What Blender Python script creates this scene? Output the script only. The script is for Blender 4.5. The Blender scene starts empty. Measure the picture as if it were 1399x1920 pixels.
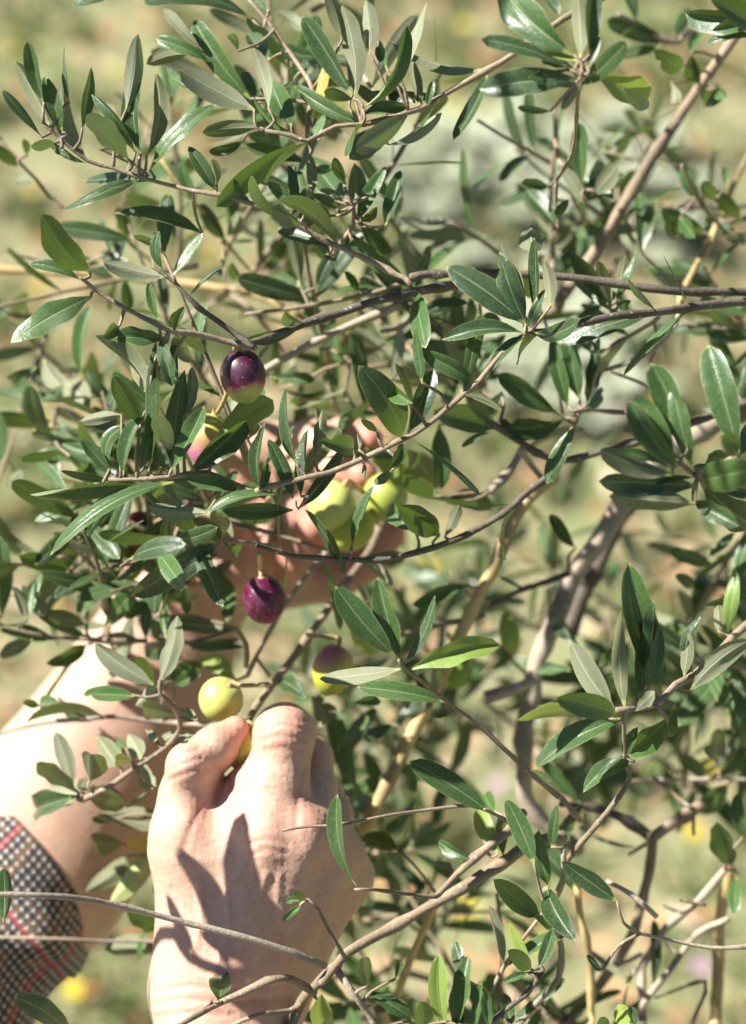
import bpy, math, random
import numpy as np
from mathutils import Vector, Matrix

random.seed(11)
rng = np.random.default_rng(11)
scene = bpy.context.scene
COL = scene.collection

# ------------------------------------------------------------------ camera
CAM_H = 1.75
PITCH = math.radians(38.0)
FPX = 3825.0                       # focal length in pixels of a 1399x1920 frame
FOCUS = 0.842
cam_data = bpy.data.cameras.new('camera')
cam_data.sensor_fit = 'VERTICAL'
cam_data.sensor_height = 36.0
cam_data.lens = 36.0 * FPX / 1920.0
cam_data.clip_start = 0.02
cam_data.clip_end = 600.0
cam_data.dof.use_dof = True
cam_data.dof.focus_distance = FOCUS
cam_data.dof.aperture_fstop = 4.6
cam_data.dof.aperture_blades = 7
camera = bpy.data.objects.new('camera', cam_data)
COL.objects.link(camera)
camera.location = (0, 0, CAM_H)
camera.rotation_euler = (math.pi / 2 - PITCH, 0, 0)
scene.camera = camera
cP, sP = math.cos(PITCH), math.sin(PITCH)

# ------------------------------------------------------------------ sky, sun, exposure
SUN = Vector((-0.68, 0.06, 0.73)).normalized()      # direction towards the sun
world = bpy.data.worlds.new('World')
scene.world = world
world.use_nodes = True
wn = world.node_tree.nodes
wn.clear()
w_out = wn.new('ShaderNodeOutputWorld')
w_bg = wn.new('ShaderNodeBackground')
w_sky = wn.new('ShaderNodeTexSky')
w_sky.sky_type = 'NISHITA'
w_sky.sun_disc = False
w_sky.dust_density = 0.3
w_sky.air_density = 0.6
w_sky.sun_elevation = math.asin(SUN.z)
w_sky.sun_rotation = math.atan2(SUN.x, SUN.y)
w_bg.inputs['Strength'].default_value = 0.05
world.node_tree.links.new(w_sky.outputs[0], w_bg.inputs[0])
world.node_tree.links.new(w_bg.outputs[0], w_out.inputs[0])
sun_data = bpy.data.lights.new('sun', 'SUN')
sun_data.energy = 5.0
sun_data.angle = math.radians(0.53)
sun_data.color = (1.0, 0.97, 0.92)
sun = bpy.data.objects.new('sun', sun_data)
COL.objects.link(sun)
sun.location = (-3, 0, 4)
sun.rotation_euler = SUN.to_track_quat('Z', 'Y').to_euler()
scene.view_settings.view_transform = 'Standard'
scene.view_settings.look = 'None'
scene.view_settings.gamma = 1.0
scene.view_settings.use_curve_mapping = False
scene.view_settings.exposure = 1.36
scene.cycles.max_bounces = 10
scene.cycles.transmission_bounces = 6
scene.cycles.use_denoising = True

# ------------------------------------------------------------------ helpers
def cam_pt(x, y, d):
    """camera-space point of photograph pixel (x, y) at depth d metres"""
    return np.array([(x - 699.5) / FPX * d, -(y - 960.0) / FPX * d, -d])

def c2w(p):
    """camera space -> world, array (...,3)"""
    p = np.asarray(p, dtype=np.float64)
    X, Y, Z = p[..., 0], p[..., 1], p[..., 2]
    return np.stack([X, Y * sP - Z * cP, CAM_H + Y * cP + Z * sP], axis=-1)

def W(x, y, d):
    return c2w(cam_pt(x, y, d))

def ground_pt(x, y):
    r = c2w(cam_pt(x, y, 1.0)) - np.array([0, 0, CAM_H])
    t = -CAM_H / r[2]
    return np.array([r[0] * t, r[1] * t, 0.0])

SUNV = np.array(SUN)
CAMV = np.array([0.0, 0.0, CAM_H])

def mesh_obj(name, verts, faces, mats, parent=None, uvs=None, tone=None, smooth=True, mat_idx=None, origin=None):
    verts = np.asarray(verts, dtype=np.float64)
    if origin is not None:
        verts = verts - np.asarray(origin)
    me = bpy.data.meshes.new(name)
    if isinstance(faces, np.ndarray):
        nf, k = faces.shape
        me.vertices.add(len(verts))
        me.vertices.foreach_set('co', verts.astype(np.float32).ravel())
        me.loops.add(nf * k)
        me.loops.foreach_set('vertex_index', faces.astype(np.int32).ravel())
        me.polygons.add(nf)
        me.polygons.foreach_set('loop_start', np.arange(0, nf * k, k, dtype=np.int32))
        me.update(calc_edges=True)
        me.validate()
    else:
        me.from_pydata([tuple(v) for v in verts], [], faces)
        me.update()
    if not isinstance(mats, (list, tuple)):
        mats = [mats]
    for m in mats:
        me.materials.append(m)
    if mat_idx is not None:
        me.polygons.foreach_set('material_index', np.asarray(mat_idx, dtype=np.int32))
    if smooth:
        me.polygons.foreach_set('use_smooth', np.ones(len(me.polygons), dtype=bool))
    if uvs is not None:
        uvl = me.uv_layers.new(name='UVMap')
        li = np.zeros(len(me.loops), dtype=np.int32)
        me.loops.foreach_get('vertex_index', li)
        uvl.data.foreach_set('uv', np.asarray(uvs, dtype=np.float32)[li].ravel())
    if tone is not None:
        at = me.attributes.new('tone', 'FLOAT', 'POINT')
        at.data.foreach_set('value', np.asarray(tone, dtype=np.float32))
    o = bpy.data.objects.new(name, me)
    if origin is not None:
        o.location = tuple(origin)
    COL.objects.link(o)
    if parent is not None:
        set_parent(o, parent)
    return o

def set_parent(o, parent):
    """every object keeps world-valued location; the inverse undoes the parent's own placement"""
    o.parent = parent
    o.matrix_parent_inverse = parent.matrix_basis.inverted()

def empty(name, loc):
    o = bpy.data.objects.new(name, None)
    o.empty_display_size = 0.05
    o.location = tuple(loc)
    COL.objects.link(o)
    return o

def tag(o, label=None, cat=None, group=None, kind=None):
    if label: o['label'] = label
    if cat: o['category'] = cat
    if group: o['group'] = group
    if kind: o['kind'] = kind
    return o

# node helpers
class NT:
    def __init__(s, name):
        s.m = bpy.data.materials.new(name)
        s.m.use_nodes = True
        s.t = s.m.node_tree
        s.t.nodes.clear()
        s.out = s.n('ShaderNodeOutputMaterial')
    def n(s, kind, **kw):
        nd = s.t.nodes.new(kind)
        for k, v in kw.items():
            setattr(nd, k, v)
        return nd
    def l(s, a, b):
        s.t.links.new(a, b)
    def val(s, sock, v):
        if hasattr(v, 'is_output') or isinstance(v, bpy.types.NodeSocket):
            s.l(v, sock)
        else:
            sock.default_value = v
    def math(s, op, a, b=0.0, clamp=False):
        nd = s.n('ShaderNodeMath', operation=op, use_clamp=clamp)
        s.val(nd.inputs[0], a); s.val(nd.inputs[1], b)
        return nd.outputs[0]
    def mix(s, f, a, b, blend='MIX'):
        nd = s.n('ShaderNodeMix', data_type='RGBA', blend_type=blend)
        s.val(nd.inputs['Factor'], f)
        for i, v in ((6, a), (7, b)):
            if isinstance(v, tuple) and len(v) == 3: v = (*v, 1)
            s.val(nd.inputs[i], v)
        return nd.outputs[2]
    def ramp(s, f, stops, interp='LINEAR'):
        nd = s.n('ShaderNodeValToRGB')
        nd.color_ramp.interpolation = interp
        el = nd.color_ramp.elements
        while len(el) < len(stops): el.new(0.5)
        for e, (p, c) in zip(el, stops):
            e.position = p
            e.color = (*c, 1) if not isinstance(c, (int, float)) else (c, c, c, 1)
        s.val(nd.inputs[0], f)
        return nd.outputs[0]
    def noise(s, vec, scale, detail=4, rough=0.55, dist=0.0):
        nd = s.n('ShaderNodeTexNoise')
        if vec is not None: s.l(vec, nd.inputs['Vector'])
        nd.inputs['Scale'].default_value = scale
        nd.inputs['Detail'].default_value = detail
        nd.inputs['Roughness'].default_value = rough
        nd.inputs['Distortion'].default_value = dist
        return nd.outputs[0]
    def bump(s, h, strength, dist):
        nd = s.n('ShaderNodeBump')
        nd.inputs['Strength'].default_value = strength
        nd.inputs['Distance'].default_value = dist
        s.l(h, nd.inputs['Height'])
        return nd.outputs[0]
    def maprange(s, v, a, b, c=0.0, d=1.0, smooth=False):
        nd = s.n('ShaderNodeMapRange')
        if smooth: nd.interpolation_type = 'SMOOTHSTEP'
        s.val(nd.inputs[0], v)
        for i, q in enumerate((a, b, c, d)): nd.inputs[1 + i].default_value = q
        return nd.outputs[0]

# ------------------------------------------------------------------ materials
def leaf_material(name, up_a, up_b, dn_a, dn_b, trans):
    k = NT(name)
    uv = k.n('ShaderNodeUVMap', uv_map='UVMap').outputs[0]
    sep = k.n('ShaderNodeSeparateXYZ'); k.l(uv, sep.inputs[0])
    U, V = sep.outputs[0], sep.outputs[1]                   # U along, V across 0..1
    tone = k.n('ShaderNodeAttribute', attribute_name='tone').outputs['Fac']
    obj = k.n('ShaderNodeNewGeometry').outputs['Position']
    av = k.math('ABSOLUTE', k.math('SUBTRACT', V, 0.5))      # 0 midrib .. .5 edge
    wave = k.noise(obj, 900, 3)
    blot = k.noise(obj, 110, 4, 0.6)
    rib = k.maprange(av, 0.012, 0.05, 1.0, 0.0, True)
    edge = k.maprange(av, 0.46, 0.5, 0.0, 1.0, True)
    tipf = k.maprange(U, 0.955, 1.0, 0.0, 1.0, True)
    pet = k.maprange(U, 0.05, 0.10, 1.0, 0.0, True)
    # slanting side veins
    vv = k.math('ADD', k.math('MULTIPLY', U, 26.0), k.math('MULTIPLY', av, -14.0))
    vein = k.maprange(k.math('ABSOLUTE', k.math('SUBTRACT', k.math('FRACT', vv), 0.5)), 0.36, 0.5, 0.0, 1.0, True)
    cu = k.mix(tone, up_a, up_b)
    cu = k.mix(k.maprange(blot, 0.35, 0.75), cu, k.mix(0.22, cu, (0.13, 0.17, 0.075)))
    cu = k.mix(k.math('MULTIPLY', vein, 0.18), cu, (0.19, 0.25, 0.12))
    cu = k.mix(k.math('MULTIPLY', k.maprange(wave, 0.48, 0.70), 0.24), cu, (0.24, 0.29, 0.19))
    spot = k.maprange(k.noise(obj, 260, 2), 0.69, 0.75, 0.0, 0.75)
    cu = k.mix(spot, cu, (0.11, 0.085, 0.03))
    cu = k.mix(k.math('MULTIPLY', rib, 0.42), cu, (0.36, 0.42, 0.22))
    cd = k.mix(tone, dn_a, dn_b)
    cd = k.mix(k.maprange(blot, 0.4, 0.7, 0, 0.4), cd, (0.24, 0.23, 0.12))
    cd = k.mix(k.math('MULTIPLY', rib, 0.6), cd, (0.48, 0.50, 0.30))
    back = k.n('ShaderNodeNewGeometry').outputs['Backfacing']
    col = k.mix(back, cu, cd)
    rim = k.math('MAXIMUM', k.math('MULTIPLY', edge, 0.55), k.math('MAXIMUM', tipf, pet))
    col = k.mix(k.math('MULTIPLY', rim, 0.8), col, (0.42, 0.44, 0.15))
    bs = k.n('ShaderNodeBsdfPrincipled')
    k.l(col, bs.inputs['Base Color'])
    k.l(k.mix(back, (0.33, 0.33, 0.33), (0.66, 0.66, 0.66)), bs.inputs['Roughness'])
    bs.inputs['Specular IOR Level'].default_value = 0.55
    h = k.math('ADD', k.math('MULTIPLY', wave, 0.5), k.math('MULTIPLY', rib, -1.2))
    h = k.math('ADD', h, k.math('MULTIPLY', vein, -0.35))
    h = k.math('ADD', h, k.math('MULTIPLY', blot, 1.5))
    k.l(k.bump(h, 0.45, 0.0006), bs.inputs['Normal'])
    tr = k.n('ShaderNodeBsdfTranslucent')
    k.l(k.mix(k.math('MULTIPLY', rib, 0.5), trans, (0.10, 0.14, 0.03)), tr.inputs[0])
    ms = k.n('ShaderNodeMixShader'); ms.inputs[0].default_value = 0.24
    k.l(bs.outputs[0], ms.inputs[1]); k.l(tr.outputs[0], ms.inputs[2])
    k.l(ms.outputs[0], k.out.inputs[0])
    return k.m

M_LEAF = leaf_material('olive_leaf', (0.010, 0.037, 0.012), (0.054, 0.130, 0.024),
                       (0.150, 0.165, 0.078), (0.290, 0.305, 0.195), (0.125, 0.200, 0.024))
M_YOUNG = leaf_material('young_olive_leaf', (0.16, 0.27, 0.045), (0.27, 0.36, 0.06),
                        (0.34, 0.40, 0.13), (0.42, 0.46, 0.18), (0.34, 0.42, 0.05))
M_YELLOW = leaf_material('yellowing_olive_leaf', (0.42, 0.38, 0.05), (0.40, 0.32, 0.04),
                         (0.45, 0.36, 0.10), (0.40, 0.32, 0.10), (0.46, 0.38, 0.05))

def bark_material(name, a, b, c, cane=False):
    k = NT(name)
    pos = k.n('ShaderNodeNewGeometry').outputs['Position']
    n1 = k.noise(pos, 70, 5, 0.65)
    n2 = k.noise(pos, 480, 4, 0.7)
    n3 = k.noise(pos, 22, 3)
    col = k.mix(k.maprange(n1, 0.35, 0.68), a, b)
    col = k.mix(k.maprange(n3, 0.48, 0.66), col, c)
    col = k.mix(k.maprange(n2, 0.60, 0.74, 0, 0.7), col, (0.10, 0.075, 0.055))
    pale = k.maprange(k.noise(pos, 300, 2), 0.66, 0.72, 0, 0.8)
    col = k.mix(pale, col, (0.52, 0.47, 0.38))
    bs = k.n('ShaderNodeBsdfPrincipled')
    k.l(col, bs.inputs['Base Color'])
    bs.inputs['Roughness'].default_value = 0.72 if not cane else 0.5
    bs.inputs['Specular IOR Level'].default_value = 0.35
    h = k.math('ADD', n1, k.math('MULTIPLY', n2, 0.6))
    k.l(k.bump(h, 0.8, 0.0012), bs.inputs['Normal'])
    k.l(bs.outputs[0], k.out.inputs[0])
    return k.m

M_BARK = bark_material('olive_bark', (0.250, 0.185, 0.118), (0.360, 0.280, 0.185), (0.165, 0.130, 0.088))
M_BARKD = bark_material('dark_olive_bark', (0.100, 0.080, 0.058), (0.180, 0.148, 0.108), (0.085, 0.072, 0.056))
M_CANE = bark_material('golden_olive_bark', (0.480, 0.350, 0.135), (0.560, 0.430, 0.200), (0.330, 0.245, 0.120), True)
M_PALE = bark_material('pale_olive_bark', (0.370, 0.300, 0.215), (0.460, 0.385, 0.290), (0.240, 0.195, 0.145))

def skin_material():
    k = NT('skin')
    pos = k.n('ShaderNodeNewGeometry').outputs['Position']
    n1 = k.noise(pos, 38, 4)
    n2 = k.noise(pos, 260, 4, 0.6)
    tone = k.n('ShaderNodeAttribute', attribute_name='tone').outputs['Fac']   # flush of fingertips and creases, and the far hand's painted shade
    col = k.mix(k.maprange(n1, 0.30, 0.70), (0.520, 0.325, 0.225), (0.600, 0.395, 0.285))
    col = k.mix(k.maprange(n2, 0.45, 0.70, 0, 0.35), col, (0.430, 0.215, 0.145))
    col = k.mix(k.math('MULTIPLY', tone, 0.8), col, (0.600, 0.190, 0.140))
    frk = k.maprange(k.noise(pos, 420, 1), 0.70, 0.75, 0, 0.35)
    col = k.mix(frk, col, (0.36, 0.19, 0.11))
    bs = k.n('ShaderNodeBsdfPrincipled')
    k.l(col, bs.inputs['Base Color'])
    bs.inputs['Roughness'].default_value = 0.46
    bs.inputs['Specular IOR Level'].default_value = 0.42
    bs.inputs['Subsurface Weight'].default_value = 0.22
    bs.inputs['Subsurface Radius'].default_value = (1.0, 0.36, 0.20)
    bs.inputs['Subsurface Scale'].default_value = 0.004
    vor = k.n('ShaderNodeTexVoronoi', feature='DISTANCE_TO_EDGE')
    mp = k.n('ShaderNodeMapping'); mp.inputs['Scale'].default_value = (1.0, 0.55, 0.55)
    k.l(pos, mp.inputs[0]); k.l(mp.outputs[0], vor.inputs['Vector'])
    vor.inputs['Scale'].default_value = 1300
    h = k.math('ADD', k.math('MULTIPLY', k.maprange(vor.outputs[0], 0.0, 0.12), 0.5), k.math('MULTIPLY', n2, 1.3))
    h = k.math('ADD', h, k.math('MULTIPLY', k.noise(pos, 95, 4, 0.6), 0.8))
    k.l(k.bump(h, 0.36, 0.0006), bs.inputs['Normal'])
    k.l(bs.outputs[0], k.out.inputs[0])
    return k.m
M_SKIN = skin_material()

def nail_material():
    k = NT('fingernail')
    bs = k.n('ShaderNodeBsdfPrincipled')
    n = k.noise(k.n('ShaderNodeNewGeometry').outputs['Position'], 200, 2)
    k.l(k.mix(n, (0.66, 0.40, 0.33), (0.74, 0.52, 0.44)), bs.inputs['Base Color'])
    bs.inputs['Roughness'].default_value = 0.28
    k.l(bs.outputs[0], k.out.inputs[0])
    return k.m
M_NAIL = nail_material()

def tweed_material():
    k = NT('checked_tweed')
    uv = k.n('ShaderNodeUVMap', uv_map='UVMap').outputs[0]     # metres on the cloth
    nz = k.n('ShaderNodeTexNoise'); nz.inputs['Scale'].default_value = 90
    k.l(uv, nz.inputs['Vector'])
    vadd = k.n('ShaderNodeVectorMath', operation='MULTIPLY_ADD')
    k.l(nz.outputs['Color'], vadd.inputs[0]); vadd.inputs[1].default_value = (0.0015, 0.0015, 0); k.l(uv, vadd.inputs[2])
    sep = k.n('ShaderNodeSeparateXYZ'); k.l(vadd.outputs[0], sep.inputs[0])
    U, V = sep.outputs[0], sep.outputs[1]
    def band(x, period, lo, hi, soft=0.06):
        f = k.math('FRACT', k.math('DIVIDE', x, period))
        a = k.maprange(f, lo, lo + soft); b = k.maprange(f, hi - soft, hi, 1.0, 0.0)
        return k.math('MULTIPLY', a, b)
    cu = band(U, 0.0038, 0.0, 0.54, 0.2); cv = band(V, 0.0038, 0.0, 0.54, 0.2)
    white = k.math('MULTIPLY', cu, cv)
    half = k.math('MAXIMUM', cu, cv)
    col = k.mix(half, (0.022, 0.019, 0.020), (0.130, 0.112, 0.100))
    col = k.mix(white, col, (0.66, 0.64, 0.60))
    brown = k.maprange(k.noise(uv, 150, 2), 0.50, 0.62, 0, 0.5)
    col = k.mix(k.math('MULTIPLY', brown, k.math('SUBTRACT', 1.0, white)), col, (0.30, 0.16, 0.06))
    red = k.math('MAXIMUM', band(U, 0.060, 0.10, 0.16, 0.02), band(V, 0.060, 0.52, 0.57, 0.02))
    col = k.mix(k.math('MULTIPLY', red, 0.6), col, (0.52, 0.035, 0.045))
    bs = k.n('ShaderNodeBsdfPrincipled')
    k.l(col, bs.inputs['Base Color'])
    bs.inputs['Roughness'].default_value = 0.9
    bs.inputs['Sheen Weight'].default_value = 0.25
    h = k.math('ADD', white, k.noise(uv, 1400, 3))
    k.l(k.bump(h, 0.7, 0.0008), bs.inputs['Normal'])
    k.l(bs.outputs[0], k.out.inputs[0])
    return k.m
M_TWEED = tweed_material()

def olive_material(name, green, ripe, lo, hi, tilt, rough=0.16, flip=1.0, wine=(0.24, 0.010, 0.080)):
    """skin ripening from the tip end (green) to the stalk end (ripe); lo..hi = where it turns"""
    k = NT(name)
    tc = k.n('ShaderNodeTexCoord').outputs['Object']
    sep = k.n('ShaderNodeSeparateXYZ'); k.l(tc, sep.inputs[0])
    n = k.noise(tc, 75, 4, 0.6)
    n2 = k.noise(tc, 260, 3)
    ax = k.math('ADD', k.math('MULTIPLY', sep.outputs[2], 60.0 * flip), k.math('MULTIPLY', sep.outputs[0], tilt * 60))
    f = k.math('ADD', ax, k.math('MULTIPLY', k.math('SUBTRACT', n, 0.5), 0.9))
    f = k.maprange(f, lo, hi, 0.0, 1.0, True)
    mid = tuple(0.55 * a + 0.45 * b for a, b in zip((0.42, 0.05, 0.11), green))
    col = k.ramp(f, [(0.0, green), (0.42, mid), (0.72, wine), (1.0, ripe)])
    col = k.mix(k.maprange(n2, 0.5, 0.75, 0, 0.35), col, k.mix(0.5, col, (0.30, 0.10, 0.14)))
    vor = k.n('ShaderNodeTexVoronoi'); vor.inputs['Scale'].default_value = 480; k.l(tc, vor.inputs['Vector'])
    len_ = k.maprange(vor.outputs['Distance'], 0.10, 0.17, 0.55, 0.0)
    col = k.mix(len_, col, (0.62, 0.52, 0.36))
    bloom = k.maprange(k.noise(tc, 130, 5, 0.7), 0.48, 0.75, 0.0, 0.10)
    col = k.mix(bloom, col, (0.42, 0.36, 0.42))
    bs = k.n('ShaderNodeBsdfPrincipled')
    k.l(col, bs.inputs['Base Color'])
    k.l(k.maprange(n, 0.3, 0.7, rough + 0.08, rough + 0.32), bs.inputs['Roughness'])
    bs.inputs['Subsurface Weight'].default_value = 0.12
    bs.inputs['Subsurface Radius'].default_value = (0.8, 0.8, 0.2)
    bs.inputs['Subsurface Scale'].default_value = 0.002
    k.l(k.bump(k.noise(tc, 190, 3), 0.18, 0.0006), bs.inputs['Normal'])
    k.l(bs.outputs[0], k.out.inputs[0])
    return k.m

def ground_material():
    k = NT('dry_meadow_soil')
    pos = k.n('ShaderNodeNewGeometry').outputs['Position']
    n1 = k.noise(pos, 2.2, 6, 0.6)
    n2 = k.noise(pos, 16, 5, 0.6)
    n3 = k.noise(pos, 60, 4)
    n4 = k.noise(pos, 9.5, 4, 0.55)
    col = k.mix(k.maprange(n1, 0.40, 0.60), (0.200, 0.190, 0.090), (0.125, 0.180, 0.048))
    col = k.mix(k.maprange(n2, 0.46, 0.60), col, (0.275, 0.250, 0.130))
    col = k.mix(k.maprange(n4, 0.36, 0.46, 0.9, 0.0), col, (0.165, 0.205, 0.075))
    col = k.mix(k.maprange(n4, 0.60, 0.68, 0.0, 0.6), col, (0.300, 0.165, 0.075))
    col = k.mix(k.maprange(n3, 0.4, 0.7, 0, 0.6), col, (0.260, 0.210, 0.140))
    bs = k.n('ShaderNodeBsdfPrincipled')
    k.l(col, bs.inputs['Base Color'])
    bs.inputs['Roughness'].default_value = 0.95
    k.l(k.bump(k.math('ADD', n2, n3), 0.5, 0.012), bs.inputs['Normal'])
    k.l(bs.outputs[0], k.out.inputs[0])
    return k.m
M_GROUND = ground_material()

def blade_material(name, stops, trans=0.3):
    k = NT(name)
    tone = k.n('ShaderNodeAttribute', attribute_name='tone').outputs['Fac']
    col = k.ramp(tone, stops)
    n = k.noise(k.n('ShaderNodeNewGeometry').outputs['Position'], 120, 2)
    col = k.mix(k.maprange(n, 0.4, 0.7, 0, 0.35), col, k.mix(0.5, col, (0.12, 0.10, 0.05)))
    bs = k.n('ShaderNodeBsdfPrincipled'); k.l(col, bs.inputs['Base Color'])
    bs.inputs['Roughness'].default_value = 0.6
    tr = k.n('ShaderNodeBsdfTranslucent'); k.l(col, tr.inputs[0])
    ms = k.n('ShaderNodeMixShader'); ms.inputs[0].default_value = trans
    k.l(bs.outputs[0], ms.inputs[1]); k.l(tr.outputs[0], ms.inputs[2]); k.l(ms.outputs[0], k.out.inputs[0])
    return k.m
M_GRASS = blade_material('meadow_grass', [(0.0, (0.13, 0.20, 0.05)), (0.35, (0.22, 0.28, 0.10)), (0.6, (0.31, 0.32, 0.14)), (1.0, (0.40, 0.36, 0.20))])
M_LITTER = blade_material('dry_leaf_litter', [(0.0, (0.32, 0.13, 0.05)), (0.4, (0.45, 0.22, 0.09)), (0.75, (0.50, 0.34, 0.20)), (1.0, (0.56, 0.46, 0.32))], 0.1)
M_SILVER = blade_material('silver_herb_leaf', [(0.0, (0.28, 0.33, 0.18)), (0.5, (0.46, 0.50, 0.33)), (1.0, (0.80, 0.82, 0.66))], 0.4)
M_YPETAL = blade_material('yellow_petal', [(0.0, (0.78, 0.58, 0.02)), (1.0, (0.85, 0.70, 0.05))], 0.3)
M_PPETAL = blade_material('mauve_petal', [(0.0, (0.52, 0.28, 0.50)), (1.0, (0.62, 0.40, 0.58))], 0.3)
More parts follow.
